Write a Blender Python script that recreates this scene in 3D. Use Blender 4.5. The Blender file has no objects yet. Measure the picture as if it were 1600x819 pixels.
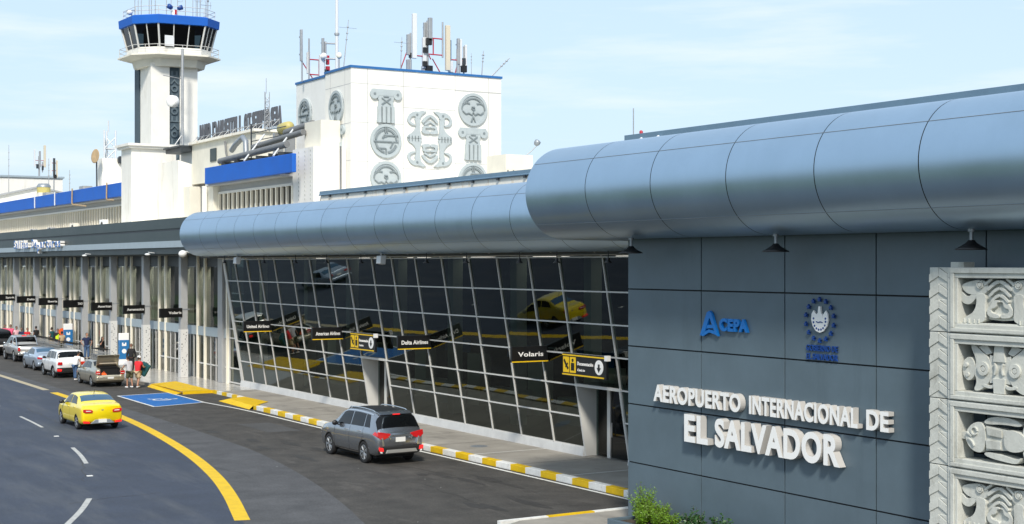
import bpy, bmesh, math, random
from mathutils import Vector, Matrix
random.seed(7)
scn = bpy.context.scene
col = scn.collection
R = math.radians
# ------------------------------------------------------------------ camera, sky, sun, exposure
cam = bpy.data.cameras.new('camera'); camo = bpy.data.objects.new('camera', cam); col.objects.link(camo)
camo.location = (0, 0, 6.9); camo.rotation_euler = (R(90), 0, -R(31.15))
cam.sensor_width = 36; cam.lens = 2250 / 1600 * 36; cam.shift_y = 2.5 / 1600
cam.clip_start = .5; cam.clip_end = 6000
scn.camera = camo
SUN_EL, SUN_AZ = 42, 211          # azimuth clockwise from +Y
w = bpy.data.worlds.new('World'); scn.world = w; w.use_nodes = True
nt = w.node_tree; nt.nodes.clear()
N = nt.nodes.new; K = nt.links.new
out = N('ShaderNodeOutputWorld'); bg = N('ShaderNodeBackground'); sky = N('ShaderNodeTexSky')
sky.sky_type = 'NISHITA'; sky.sun_disc = False
sky.sun_elevation = R(SUN_EL); sky.sun_rotation = R(SUN_AZ)
sky.air_density = 1.0; sky.dust_density = 1.6; sky.ozone_density = 1.0
tc = N('ShaderNodeTexCoord'); mp = N('ShaderNodeMapping'); mp.inputs['Scale'].default_value = (1.6, 1.6, 13)
nz = N('ShaderNodeTexNoise'); nz.inputs['Scale'].default_value = 2.6; nz.inputs['Detail'].default_value = 7; nz.inputs['Roughness'].default_value = .58
rp = N('ShaderNodeValToRGB'); rp.color_ramp.elements[0].position = .46; rp.color_ramp.elements[1].position = .74
rp.color_ramp.elements[0].color = (0, 0, 0, 1); rp.color_ramp.elements[1].color = (.8, .8, .8, 1)
mx = N('ShaderNodeMix'); mx.data_type = 'RGBA'; mx.inputs[0].default_value = .72; mx.inputs[7].default_value = (4.5, 5.75, 7.1, 1)   # thin high haze
mc = N('ShaderNodeMix'); mc.data_type = 'RGBA'; mc.inputs[7].default_value = (6.0, 6.5, 6.9, 1)      # wisps of cloud
K(tc.outputs['Generated'], mp.inputs['Vector']); K(mp.outputs['Vector'], nz.inputs['Vector']); K(nz.outputs['Fac'], rp.inputs['Fac'])
K(rp.outputs['Color'], mc.inputs[0]); K(sky.outputs['Color'], mx.inputs[6]); K(mx.outputs[2], mc.inputs[6]); K(mc.outputs[2], bg.inputs['Color'])
K(bg.outputs['Background'], out.inputs['Surface'])
bg.inputs['Strength'].default_value = .122
sl = bpy.data.lights.new('sun', 'SUN'); sl.energy = 3.1; sl.angle = R(7); sl.color = (1, .93, .82)
so = bpy.data.objects.new('sun', sl); col.objects.link(so)
az = R(SUN_AZ); sd = Vector((math.sin(az) * math.cos(R(SUN_EL)), math.cos(az) * math.cos(R(SUN_EL)), math.sin(R(SUN_EL))))
so.rotation_euler = sd.to_track_quat('Z', 'Y').to_euler(); so.location = (0, -20, 60)
vs = scn.view_settings; vs.view_transform = 'Standard'; vs.look = 'None'; vs.gamma = 1; vs.use_curve_mapping = False
vs.exposure = .38
scn.render.engine = 'CYCLES'; scn.cycles.use_denoising = True
scn.cycles.max_bounces = 8; scn.cycles.transparent_max_bounces = 12; scn.cycles.caustics_reflective = False; scn.cycles.caustics_refractive = False

# ------------------------------------------------------------------ materials
def mat(name, c, rough=.6, metal=0, var=0, vscale=2.0, bump=0, bscale=40, coat=0, spec=None, dirt=None, stretch=None, emit=0, ior=None):
    m = bpy.data.materials.new(name); m.use_nodes = True
    t = m.node_tree; b = t.nodes['Principled BSDF']
    b.inputs['Base Color'].default_value = (*c, 1); b.inputs['Roughness'].default_value = rough; b.inputs['Metallic'].default_value = metal
    if coat: b.inputs['Coat Weight'].default_value = coat; b.inputs['Coat Roughness'].default_value = .04
    if spec is not None: b.inputs['Specular IOR Level'].default_value = spec
    if ior: b.inputs['IOR'].default_value = ior
    if emit: b.inputs['Emission Color'].default_value = (*c, 1); b.inputs['Emission Strength'].default_value = emit
    if var or bump or dirt:
        g = t.nodes.new('ShaderNodeTexCoord'); mp = t.nodes.new('ShaderNodeMapping')
        t.links.new(g.outputs['Object'], mp.inputs['Vector'])
        if stretch: mp.inputs['Scale'].default_value = stretch
    if var:
        n = t.nodes.new('ShaderNodeTexNoise'); n.inputs['Scale'].default_value = vscale; n.inputs['Detail'].default_value = 8; n.inputs['Roughness'].default_value = .65
        t.links.new(mp.outputs['Vector'], n.inputs['Vector'])
        r = t.nodes.new('ShaderNodeMapRange'); r.inputs[1].default_value = .3; r.inputs[2].default_value = .7
        r.inputs[3].default_value = 1 - var; r.inputs[4].default_value = 1 + var
        t.links.new(n.outputs['Fac'], r.inputs[0])
        v = t.nodes.new('ShaderNodeVectorMath'); v.operation = 'SCALE'; v.inputs[0].default_value = c
        t.links.new(r.outputs[0], v.inputs['Scale'])
        last = v.outputs[0]
        if bump >= .3:
            n4 = t.nodes.new('ShaderNodeTexNoise'); n4.inputs['Scale'].default_value = 14; n4.inputs['Detail'].default_value = 6; n4.inputs['Roughness'].default_value = .8
            t.links.new(g.outputs['Object'], n4.inputs['Vector'])
            r4 = t.nodes.new('ShaderNodeMapRange'); r4.inputs[1].default_value = .3; r4.inputs[2].default_value = .7; r4.inputs[3].default_value = .62; r4.inputs[4].default_value = 1.38
            t.links.new(n4.outputs['Fac'], r4.inputs[0])
            v4 = t.nodes.new('ShaderNodeVectorMath'); v4.operation = 'SCALE'; t.links.new(last, v4.inputs[0]); t.links.new(r4.outputs[0], v4.inputs['Scale']); last = v4.outputs[0]
        if dirt:
            dc, dlo, dhi, dscale, dst = dirt
            mp2 = t.nodes.new('ShaderNodeMapping'); mp2.inputs['Scale'].default_value = dst; t.links.new(g.outputs['Object'], mp2.inputs['Vector'])
            n2 = t.nodes.new('ShaderNodeTexNoise'); n2.inputs['Scale'].default_value = dscale; n2.inputs['Detail'].default_value = 10; n2.inputs['Roughness'].default_value = .7
            t.links.new(mp2.outputs['Vector'], n2.inputs['Vector'])
            r2 = t.nodes.new('ShaderNodeMapRange'); r2.inputs[1].default_value = dlo; r2.inputs[2].default_value = dhi
            t.links.new(n2.outputs['Fac'], r2.inputs[0])
            x = t.nodes.new('ShaderNodeMix'); x.data_type = 'RGBA'; x.inputs[7].default_value = (*dc, 1)
            t.links.new(r2.outputs[0], x.inputs[0]); t.links.new(last, x.inputs[6]); last = x.outputs[2]
        t.links.new(last, b.inputs['Base Color'])
        rr = t.nodes.new('ShaderNodeMapRange'); rr.inputs[3].default_value = max(0, rough - .08); rr.inputs[4].default_value = min(1, rough + .08)
        t.links.new(n.outputs['Fac'], rr.inputs[0]); t.links.new(rr.outputs[0], b.inputs['Roughness'])
    if bump:
        n3 = t.nodes.new('ShaderNodeTexNoise'); n3.inputs['Scale'].default_value = bscale; n3.inputs['Detail'].default_value = 4
        t.links.new(mp.outputs['Vector'], n3.inputs['Vector'])
        bp = t.nodes.new('ShaderNodeBump'); bp.inputs['Strength'].default_value = bump; bp.inputs['Distance'].default_value = .02
        t.links.new(n3.outputs['Fac'], bp.inputs['Height']); t.links.new(bp.outputs['Normal'], b.inputs['Normal'])
    return m

def glass(name, tint, gloss_ior=1.5, refl=(1, 1, 1)):
    m = bpy.data.materials.new(name); m.use_nodes = True; t = m.node_tree; t.nodes.clear()
    o = t.nodes.new('ShaderNodeOutputMaterial'); mixn = t.nodes.new('ShaderNodeMixShader'); f = t.nodes.new('ShaderNodeFresnel')
    f.inputs['IOR'].default_value = gloss_ior
    tr = t.nodes.new('ShaderNodeBsdfTransparent'); tr.inputs['Color'].default_value = (*tint, 1)
    gl = t.nodes.new('ShaderNodeBsdfGlossy'); gl.inputs['Roughness'].default_value = .012; gl.inputs['Color'].default_value = (*refl, 1)
    g = t.nodes.new('ShaderNodeTexCoord'); n3 = t.nodes.new('ShaderNodeTexNoise'); n3.inputs['Scale'].default_value = .7
    t.links.new(g.outputs['Object'], n3.inputs['Vector'])
    bp = t.nodes.new('ShaderNodeBump'); bp.inputs['Strength'].default_value = .03; bp.inputs['Distance'].default_value = .05
    t.links.new(n3.outputs['Fac'], bp.inputs['Height']); t.links.new(bp.outputs['Normal'], gl.inputs['Normal'])
    t.links.new(f.outputs[0], mixn.inputs[0]); t.links.new(tr.outputs[0], mixn.inputs[1]); t.links.new(gl.outputs[0], mixn.inputs[2])
    t.links.new(mixn.outputs[0], o.inputs['Surface'])
    return m

M = {}
M['ground'] = mat('ground asphalt', (.07, .07, .07), .9, var=.25, vscale=.3, bump=.3)
M['road'] = mat('road asphalt', (.036, .046, .070), .75, var=.22, vscale=.5, bump=.5, bscale=60, dirt=((.085, .092, .105), .48, .76, .9, (1, .14, 1)))
M['lay'] = mat('old dark asphalt', (.052, .048, .043), .85, var=.38, vscale=.9, bump=.5, bscale=50, dirt=((.11, .10, .09), .55, .78, 1.3, (1, .35, 1)))
M['band'] = mat('worn grey asphalt', (.072, .073, .077), .85, var=.3, vscale=.8, bump=.4, bscale=60)
M['pave'] = mat('pavement concrete', (.30, .28, .245), .75, var=.2, vscale=.8, bump=.25, bscale=30, dirt=((.13, .12, .11), .55, .75, .7, (1, .5, 1)))
M['tile'] = mat('polished floor tile', (.50, .48, .44), .18, var=.08, vscale=2)
M['yellow'] = mat('yellow road paint', (.72, .46, .0), .6, var=.14, vscale=2.5, dirt=((.35, .24, .05), .6, .85, 3, (1, 1, 1)))
M['oldyellow'] = mat('worn road paint', (.42, .36, .24), .7, var=.2, vscale=4)
M['paint'] = mat('white road paint', (.75, .75, .72), .6, var=.12, vscale=4, dirt=((.3, .29, .28), .6, .8, 5, (1, 1, 1)))
M['fade'] = mat('faded lane paint', (.42, .42, .40), .7, var=.3, vscale=5)
M['bayblue'] = mat('blue bay paint', (.006, .13, .42), .55, var=.12, vscale=3)
M['panel'] = mat('slate grey cladding', (.098, .140, .172), .42, var=.10, vscale=.8, bump=.02, dirt=((.068, .098, .12), .55, .85, .8, (1, 1, .2)))
M['joint'] = mat('dark joint', (.012, .014, .016), .9)
M['alu'] = mat('pale blue aluminium', (.37, .50, .63), .35, metal=.84, var=.05, vscale=.6, dirt=((.35, .48, .60), .50, .85, 1.4, (.6, 1.2, .3)))
M['alugrey'] = mat('grey metal', (.30, .33, .36), .45, metal=.5, var=.1)
M['frame'] = mat('silver window frame', (.60, .60, .58), .45)
M['plinth'] = mat('pale plinth', (.55, .56, .56), .6, var=.1, dirt=((.3, .29, .27), .6, .85, 1.5, (1, 1, 1)))
M['cream'] = mat('cream fin', (.88, .83, .70), .5)
M['greycol'] = mat('grey column cladding', (.36, .37, .38), .45, var=.06)
M['bandgrey'] = mat('blue grey panel', (.33, .40, .45), .4, var=.06)
M['white'] = mat('white painted concrete', (.80, .785, .74), .7, var=.05, vscale=.7, dirt=((.50, .46, .38), .56, .86, .8, (1, 1, .25)))
M['whitestreak'] = mat('streaked white concrete', (.78, .78, .76), .7, var=.05, vscale=.7, dirt=((.13, .13, .12), .60, .74, 1.6, (1.3, 1.3, .05)))
M['rust'] = mat('rust stained render', (.84, .81, .73), .75, var=.08, vscale=1, dirt=((.50, .30, .10), .54, .76, 1.2, (1, 1, .6)))
M['offwhite'] = mat('off white render', (.74, .71, .62), .75, var=.08, vscale=.6, dirt=((.40, .37, .31), .62, .82, 1.0, (1, 1, .3)))
M['relief'] = mat('grey relief stone', (.41, .46, .48), .75, var=.08, vscale=2)
M['reliefdark'] = mat('relief groove shade', (.20, .235, .25), .8, var=.08, vscale=2)  # groove shade put into the colour; these strips stand proud of the stone
M['stone'] = mat('cast stone', (.54, .55, .51), .8, var=.10, vscale=2.5, bump=.29, bscale=22, dirt=((.27, .27, .235), .54, .80, 2, (1, 1, .5)))
M['blue'] = mat('blue fascia', (.001, .105, .50), .65, var=.10, vscale=.6)
M['bluecap'] = mat('blue coping', (.02, .13, .36), .5, var=.1)
M['steelblue'] = mat('blue grey sheet', (.13, .22, .31), .45, var=.08)
M['dkgreen'] = mat('dark green grey fascia', (.024, .040, .042), .42, var=.1, vscale=.5)
M['dkgrey'] = mat('dark grey fascia', (.035, .042, .05), .45)
M['dkgrey2'] = mat('weathered dark letter', (.09, .095, .11), .6)
M['bandpale'] = mat('pale column wrap', (.62, .62, .61), .5)
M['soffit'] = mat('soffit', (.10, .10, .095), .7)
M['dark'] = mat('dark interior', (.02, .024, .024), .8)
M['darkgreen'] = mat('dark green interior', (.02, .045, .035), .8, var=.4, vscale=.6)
M['floorin'] = mat('interior floor', (.16, .15, .14), .35)
M['black'] = mat('black plastic', (.012, .012, .013), .4)
M['signblack'] = mat('black sign face', (.008, .008, .009), .35)
M['letterwhite'] = mat('white lettering', (.85, .85, .84), .4)
M['letterblue'] = mat('blue lettering', (.004, .15, .50), .4)
M['navy'] = mat('navy lettering', (.006, .05, .24), .45)
M['sidewhite'] = mat('letter side', (.78, .76, .72), .5)
M['signyellow'] = mat('yellow sign', (.80, .52, .01), .45)
M['steel'] = mat('galvanised steel', (.42, .43, .44), .45, metal=.6, var=.1)
M['pipe'] = mat('grey insulated pipe', (.17, .175, .18), .55, metal=.1, var=.15)
M['mastred'] = mat('red mast paint', (.42, .02, .04), .5)
M['antenna'] = mat('antenna plastic', (.66, .68, .70), .5)
M['antbeige'] = mat('beige antenna', (.62, .56, .44), .5)
M['tank'] = mat('yellow tank', (.50, .43, .15), .5, var=.1)
M['rustdish'] = mat('brown dish', (.45, .32, .18), .6, var=.2)
M['leanglass'] = glass('dark facade glass', (.20, .27, .245), 1.58, (.93, 1, .97))
M['hallglass'] = glass('hall glass', (.50, .58, .55), 1.38)
M['upglass'] = glass('upper window glass', (.35, .36, .38), 1.5)
M['cabglass'] = glass('cab glass', (.22, .26, .27), 1.35)
M['curtain'] = mat('curtain', (.58, .50, .39), .8)
M['fillglow'] = mat('added fill glow', (1, .93, .80), .5, emit=7)  # glow of the strips added to brighten the hall fins
M['stripdark'] = mat('dark blue grey strip', (.055, .085, .11), .7, var=.1)
M['stripcarve'] = mat('strip carving', (.10, .135, .16), .7, var=.1)
M['dimfill'] = mat('dim added fill glow', (1, .95, .85), .5, emit=1.6)  # weak glow added to bring out the columns behind the tilted glass
M['stain'] = mat('oil stained asphalt', (.038, .035, .032), .7, var=.3, vscale=3)
M['rubber'] = mat('tyre rubber', (.014, .014, .015), .8)
M['rim'] = mat('alloy rim', (.42, .43, .44), .3, metal=.8)
M['chrome'] = mat('bright trim', (.7, .7, .7), .15, metal=1)
M['carglass'] = mat('car glass', (.005, .006, .007), .03, spec=.5, ior=1.38)
M['carglassblue'] = mat('rear glass with sky blue', (.012, .07, .14), .04, spec=.6, ior=1.9)  # blue of the reflected sky is put into the base colour
M['red'] = mat('tail light red', (.55, .008, .010), .15, coat=1)
M['redlit'] = mat('glowing red lens', (.8, .02, .02), .2, emit=.5)  # self-glowing red, also put on bumper reflectors that are no lamps
M['lens'] = mat('clear lamp lens', (.75, .72, .70), .1, coat=1)
M['plate'] = mat('number plate', (.75, .75, .72), .5)
M['under'] = mat('car underbody', (.01, .01, .01), .9)
def paintm(n, c, metal=0, rough=.32): return mat(n, c, rough, metal=metal, coat=1)
M['taxi'] = paintm('taxi yellow', (.86, .66, .0))
M['suvgrey'] = paintm('graphite metallic', (.33, .345, .37), .9, .26)
M['beige'] = paintm('champagne metallic', (.40, .36, .27), .6)
M['carwhite'] = paintm('white car paint', (.78, .78, .78))
M['carblue'] = paintm('silver blue metallic', (.42, .50, .60), .6)
M['carsilver'] = paintm('silver metallic', (.50, .49, .46), .6)
M['skin'] = mat('skin', (.42, .22, .14), .6)
M['skin2'] = mat('dark skin', (.22, .11, .07), .6)
M['hair'] = mat('dark hair', (.012, .010, .009), .7)
for n, c in dict(shirtgrey=(.52, .52, .54), olive=(.10, .10, .055), shirtred=(.60, .02, .03), khaki=(.48, .36, .22), navycloth=(.012, .022, .07), jeans=(.05, .10, .20),
                 blackcloth=(.012, .012, .014), hivis=(.62, .80, .02), pink=(.75, .10, .20), palepink=(.78, .45, .50), whitecloth=(.78, .78, .78), teal=(.010, .085, .10), orange=(.8, .12, .02)).items():
    M[n] = mat(n + ' cloth', c, .85, bump=.1)
M['letterside'] = mat('letter return', (.50, .49, .47), .6)
M['kioskblue'] = mat('kiosk blue', (.02, .16, .40), .4)
M['leafbright'] = mat('bright green leaf', (.13, .25, .014), .5, var=.5, vscale=9)
M['leafdark'] = mat('dark green leaf', (.028, .085, .02), .45, var=.5, vscale=9)
M['leafred'] = mat('reddish leaf', (.12, .07, .03), .5, var=.4, vscale=9)
M['wood'] = mat('stem bark', (.10, .07, .04), .9)
M['soil'] = mat('planter soil', (.06, .045, .03), .95, var=.3)
M['grass'] = mat('verge grass', (.05, .09, .025), .9, var=.4, vscale=3)

# ------------------------------------------------------------------ mesh helpers
class MB:
    def __init__(s): s.v = []; s.f = []; s.m = []; s.sm = []
    def add(s, vs, fs, m=0, smooth=False):
        o = len(s.v); s.v += [tuple(p) for p in vs]
        for f in fs: s.f.append(tuple(i + o for i in f)); s.m.append(m); s.sm.append(smooth)
        return s
    def box(s, x0, x1, y0, y1, z0, z1, m=0):
        return s.add([(x0, y0, z0), (x1, y0, z0), (x1, y1, z0), (x0, y1, z0), (x0, y0, z1), (x1, y0, z1), (x1, y1, z1), (x0, y1, z1)],
                     [(0, 3, 2, 1), (4, 5, 6, 7), (0, 1, 5, 4), (1, 2, 6, 5), (2, 3, 7, 6), (3, 0, 4, 7)], m)
    def prism(s, pts, O, U, V, W, d0, d1, m=0, mside=None):
        O, U, V, W = Vector(O), Vector(U), Vector(V), Vector(W)
        a = sum(pts[i][0] * pts[(i + 1) % len(pts)][1] - pts[(i + 1) % len(pts)][0] * pts[i][1] for i in range(len(pts)))
        if a < 0: pts = pts[::-1]
        n = len(pts); A = [O + U * p[0] + V * p[1] + W * d0 for p in pts]; B = [O + U * p[0] + V * p[1] + W * d1 for p in pts]
        flip = U.cross(V).dot(W) * (d1 - d0) < 0
        f = [tuple(range(n, 2 * n)), tuple(reversed(range(n)))]; sd = [(i, (i + 1) % n, (i + 1) % n + n, i + n) for i in range(n)]
        if flip: f = [tuple(reversed(q)) for q in f]; sd = [tuple(reversed(q)) for q in sd]
        s.add(A + B, f, m); o = len(s.v) - 2 * n
        for q in sd: s.f.append(tuple(i + o for i in q)); s.m.append(m if mside is None else mside); s.sm.append(False)
        return s
    def tube(s, pts, r, n=8, m=0, cap=True):
        pts = [Vector(p) for p in pts]; rr = r if isinstance(r, (list, tuple)) else [r] * len(pts)
        rings = []; up = None
        for i, p in enumerate(pts):
            d = (pts[min(i + 1, len(pts) - 1)] - pts[max(i - 1, 0)]).normalized()
            if up is None: up = Vector((0, 0, 1)) if abs(d.z) < .9 else Vector((1, 0, 0))
            a = d.cross(up).normalized(); b = a.cross(d).normalized(); up = b
            rings.append([p + (a * math.cos(2 * math.pi * k / n) + b * math.sin(2 * math.pi * k / n)) * rr[i] for k in range(n)])
        o = [q for g in rings for q in g]; f = []
        for i in range(len(rings) - 1):
            for k in range(n): f.append((i * n + k, i * n + (k + 1) % n, (i + 1) * n + (k + 1) % n, (i + 1) * n + k))
        s.add(o, f, m, True)
        if cap:
            s.add(rings[0], [tuple(reversed(range(n)))], m); s.add(rings[-1], [tuple(range(n))], m)
        return s
    def lathe(s, prof, O, A, n=20, m=0, smooth=True):
        O = Vector(O); A = Vector(A).normalized(); a = A.orthogonal().normalized(); b = A.cross(a)
        v = []; f = []
        for (r, h) in prof:
            for k in range(n):
                t = 2 * math.pi * k / n; v.append(O + A * h + (a * math.cos(t) + b * math.sin(t)) * r)
        for i in range(len(prof) - 1):
            for k in range(n): f.append((i * n + k, i * n + (k + 1) % n, (i + 1) * n + (k + 1) % n, (i + 1) * n + k))
        s.add(v, f, m, smooth)
        if prof[0][0] > 1e-4: s.add(v[:n], [tuple(reversed(range(n)))], m)
        if prof[-1][0] > 1e-4: s.add(v[-n:], [tuple(range(n))], m)
        return s
    def ball(s, c, r, m=0, nu=14, nv=9):
        c = Vector(c); rx, ry, rz = r if isinstance(r, tuple) else (r, r, r); v = []; f = []
        for j in range(nv + 1):
            t = math.pi * j / nv
            for k in range(nu):
                p = 2 * math.pi * k / nu; v.append(c + Vector((rx * math.sin(t) * math.cos(p), ry * math.sin(t) * math.sin(p), rz * math.cos(t))))
        for j in range(nv):
            for k in range(nu): f.append((j * nu + k, (j + 1) * nu + k, (j + 1) * nu + (k + 1) % nu, j * nu + (k + 1) % nu))
        return s.add(v, f, m, True)
    def merge(s, mesh, X=None, m=0, smooth=False):
        X = X or Matrix.Identity(4)
        return s.add([X @ v.co for v in mesh.vertices], [tuple(p.vertices) for p in mesh.polygons], m, smooth)
    def build(s, name, mats, parent=None, bevel=0):
        me = bpy.data.meshes.new(name); me.from_pydata(s.v, [], s.f)
        mats = mats if isinstance(mats, (list, tuple)) else [mats]
        for x in mats: me.materials.append(M[x] if isinstance(x, str) else x)
        me.polygons.foreach_set('material_index', s.m); me.polygons.foreach_set('use_smooth', s.sm)
        me.validate(); me.update()
        o = bpy.data.objects.new(name, me); col.objects.link(o)
        if parent is not None: attach(o, parent)
        if bevel:
            b = o.modifiers.new('bevel', 'BEVEL'); b.width = bevel; b.segments = 2; b.limit_method = 'ANGLE'; b.angle_limit = R(40)
        return o
ROOTLOC = {}
def attach(o, parent):
    o.parent = parent
    o.matrix_parent_inverse = Matrix.Translation(-Vector(ROOTLOC.get(parent.name, (0, 0, 0))))
    ROOTLOC[o.name] = ROOTLOC.get(parent.name, (0, 0, 0)) if parent.name in ROOTLOC else (0, 0, 0)
    if parent.type == 'MESH': o.matrix_parent_inverse = Matrix.Identity(4)
def thing(name, label, cat, loc=(0, 0, 0), group=None):
    o = bpy.data.objects.new(name, None); col.objects.link(o); o.empty_display_size = .3
    o.location = loc; ROOTLOC[o.name] = tuple(loc); o['label'] = label; o['category'] = cat
    if group: o['group'] = group
    return o
def tag(o, label, cat, group=None):
    o['label'] = label; o['category'] = cat
    if group: o['group'] = group
    return o
def structure(o): o['kind'] = 'structure'; return o
def copy_tree(o, parent=None):
    c = o.copy(); col.objects.link(c)
    if parent is not None: c.parent = parent; c.matrix_parent_inverse = o.matrix_parent_inverse.copy()
    for ch in [x for x in bpy.data.objects if x.parent == o]: copy_tree(ch, c)
    return c
XF, YF = (0, -1, 0), (1, 0, 0)     # text / relief "right" on faces looking to -X and to -Y
_txt = {}
def text_mesh(s, bold=0.0, extrude=0.02, res=6):
    k = (s, bold, extrude)
    if k in _txt: return _txt[k]
    c = bpy.data.curves.new('t', 'FONT'); c.body = s; c.size = 1; c.offset = bold; c.extrude = extrude; c.resolution_u = res; c.align_x = 'LEFT'; c.space_character = 1.0 + bold * 2.2
    o = bpy.data.objects.new('t', c); col.objects.link(o)
    dg = bpy.context.evaluated_depsgraph_get(); dg.update()
    me = bpy.data.meshes.new_from_object(o.evaluated_get(dg), depsgraph=dg)
    bpy.data.objects.remove(o); bpy.data.curves.remove(c)
    _txt[k] = me; return me
def lettering(mb, s, O, U, V, W, width, cap, depth, bold=0.0, m=0, mside=None):
    """put the word on a surface: O = lower left corner, U right, V up, W out of the surface"""
    me = text_mesh(s, bold, .5)
    xs = [v.co.x for v in me.vertices]; ref = text_mesh('E', bold, .5)
    ys = [v.co.y for v in ref.vertices]
    sx = width / (max(xs) - min(xs)); sy = cap / (max(ys) - min(ys)); x0 = min(xs); y0 = min(ys)
    O, U, V, W = Vector(O), Vector(U), Vector(V), Vector(W)
    vs = [O + U * ((v.co.x - x0) * sx) + V * ((v.co.y - y0) * sy) + W * ((v.co.z + .5) * depth) for v in me.vertices]
    fs = [tuple(p.vertices) for p in me.polygons]
    if U.cross(V).dot(W) < 0: fs = [tuple(reversed(f)) for f in fs]
    o = len(mb.f); mb.add(vs, fs, m)
    if mside is not None:
        for i in range(o, len(mb.f)):
            a, c, d = (Vector(mb.v[k]) for k in mb.f[i][:3])
            if abs((c - a).cross(d - a).normalized().dot(W)) < .5: mb.m[i] = mside
    return mb
def rounded(pts, k=2):
    if not 4 < len(pts) < 26: return pts
    for _ in range(k):
        q = []
        for i, a in enumerate(pts):
            c = pts[(i + 1) % len(pts)]; q += [(a[0] * .75 + c[0] * .25, a[1] * .75 + c[1] * .25), (a[0] * .25 + c[0] * .75, a[1] * .25 + c[1] * .75)]
        pts = q
    return pts
def circle(r, n=36, cx=0, cy=0, ry=None): return [(cx + r * math.cos(2 * math.pi * i / n), cy + (ry or r) * math.sin(2 * math.pi * i / n)) for i in range(n)]
def arc(r0, r1, a0, a1, n=14, cx=0, cy=0):
    A = [R(a0 + (a1 - a0) * i / n) for i in range(n + 1)]
    return [(cx + r1 * math.cos(a), cy + r1 * math.sin(a)) for a in A] + [(cx + r0 * math.cos(a), cy + r0 * math.sin(a)) for a in reversed(A)]
def stroke(pts, w):
    L = []; Rr = []
    for i, p in enumerate(pts):
        a = pts[max(i - 1, 0)]; b = pts[min(i + 1, len(pts) - 1)]
        dx, dy = b[0] - a[0], b[1] - a[1]; l = math.hypot(dx, dy) or 1
        ww = w[i] if isinstance(w, (list, tuple)) else w
        L.append((p[0] - dy / l * ww / 2, p[1] + dx / l * ww / 2)); Rr.append((p[0] + dy / l * ww / 2, p[1] - dx / l * ww / 2))
    return L + Rr[::-1]
# ------------------------------------------------------------------ ground, roads, markings
UP = (0, 0, 1)
def sheet(name, pts, z, m, kind=True):
    b = MB(); b.add([(x, y, z) for x, y in pts], [tuple(range(len(pts)))])
    me = b.build(name, m)
    if me.data.polygons[0].normal.z < 0: me.data.flip_normals()
    return structure(me) if kind else me
sheet('ground', [(-1500, -1500), (3000, -1500), (3000, 3000), (-1500, 3000)], 0, 'ground')
sheet('grass_verge', [(-60, -50), (2.2, -50), (2.2, 300), (-60, 300)], .10, 'grass')
b = MB(); b.box(2.2, 2.5, -50, 300, 0, .14); structure(b.build('kerb', 'oldyellow'))
line = [(19.0, 300), (18.92, 100), (18.9, 80), (18.75, 70), (18.5, 64.5), (18.05, 58.86), (17.1, 51.2), (16.05, 45.35), (15.0, 41.0), (13.85, 37.0), (12.9, 33.6)]
def smooth(pts, k=3):
    for _ in range(k):
        q = [pts[0]]
        for a, c in zip(pts, pts[1:]): q += [(a[0] * .75 + c[0] * .25, a[1] * .75 + c[1] * .25), (a[0] * .25 + c[0] * .75, a[1] * .25 + c[1] * .75)]
        pts = q + [pts[-1]]
    return pts
sl_ = smooth(line)
sheet('road', [(2.5, -50)] + [(12.2, -50), (12.6, 30)] + sl_[::-1] + [(2.5, 300)], .004, 'road')
edge = smooth([(19.9, 300), (19.8, 64), (19.5, 53), (19.2, 48.9), (18.4, 43.3), (17.2, 37.6), (16.2, 34), (15, 28)])
sheet('worn_strip', sl_ + [(12.6, 30), (12.2, -50), (14, -50)] + edge[::-1], .004, 'band')
sheet('parking_lane', edge + [(14, -50), (40, -50), (40, 32), (28, 33), (28, 300)], .004, 'lay')
def ribbon(name, pts, wd, z, m, w0=None):
    b = MB(); n = len(pts); q = stroke(pts, wd)
    L, Rr = q[:n], q[n:][::-1]
    b.add([(x, y, z) for x, y in L + Rr], [(i, i + n, i + n + 1, i + 1) for i in range(n - 1)])
    o = b.build(name, m)
    if o.data.polygons[0].normal.z < 0: o.data.flip_normals()
    return structure(o)
near = [p for p in sl_ if 36.8 < p[1] < 79]
ribbon('yellow_road_line', near, .42, .008, 'yellow')
ribbon('worn_road_line', [p for p in sl_ if p[1] >= 78.6], .36, .0082, 'oldyellow')
ribbon('lane_dash', [(14.62, 67.1), (14.55, 64.5), (14.44, 62.1)], .13, .008, 'fade')
ribbon('lane_dash', smooth([(13.82, 54.7), (13.55, 52.5), (13.13, 50.1)]), .15, .008, 'fade')
ribbon('lane_dash', smooth([(11.25, 42.6), (10.5, 40.6), (9.6, 38.6), (9.0, 37.2)]), .17, .008, 'fade')
for x, y in [(14.75, 72.5), (14.17, 58.6), (12.45, 47.1)]:
    b = MB(); b.box(x - .09, x + .09, y - .08, y + .08, .004, .02); o = b.build('road_stud', 'paint')
    tag(o, {72.5: 'small white road stud farthest up the lane line, left of the yellow taxi', 58.6: 'small white road stud on the road just behind the yellow taxi', 47.1: 'small white road stud between the two nearest white dashes'}[y], 'road stud', 'white road studs on the lane line')
# accessible bay
sheet('blue_parking_bay', [(21.3, 74.75), (23.98, 75.2), (23.85, 69.2), (21.2, 68.35)], .008, 'bayblue')
bay = [(21.22, 74.81), (24.06, 75.26), (23.92, 69.14), (21.12, 68.22), (21.22, 74.81)]
ribbon('bay_outline', bay[:2], .12, .0115, 'paint'); ribbon('bay_outline', bay[1:3], .12, .0118, 'paint')
ribbon('bay_outline', bay[2:4], .12, .0115, 'paint'); ribbon('bay_outline', bay[3:], .12, .0118, 'paint')
ribbon('gutter_line', smooth([(23.92, 69.14), (24.35, 64.6), (24.35, 55.8), (24.5, 47), (24.62, 39.5), (24.72, 33)]), .13, .0085, 'paint')
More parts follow.
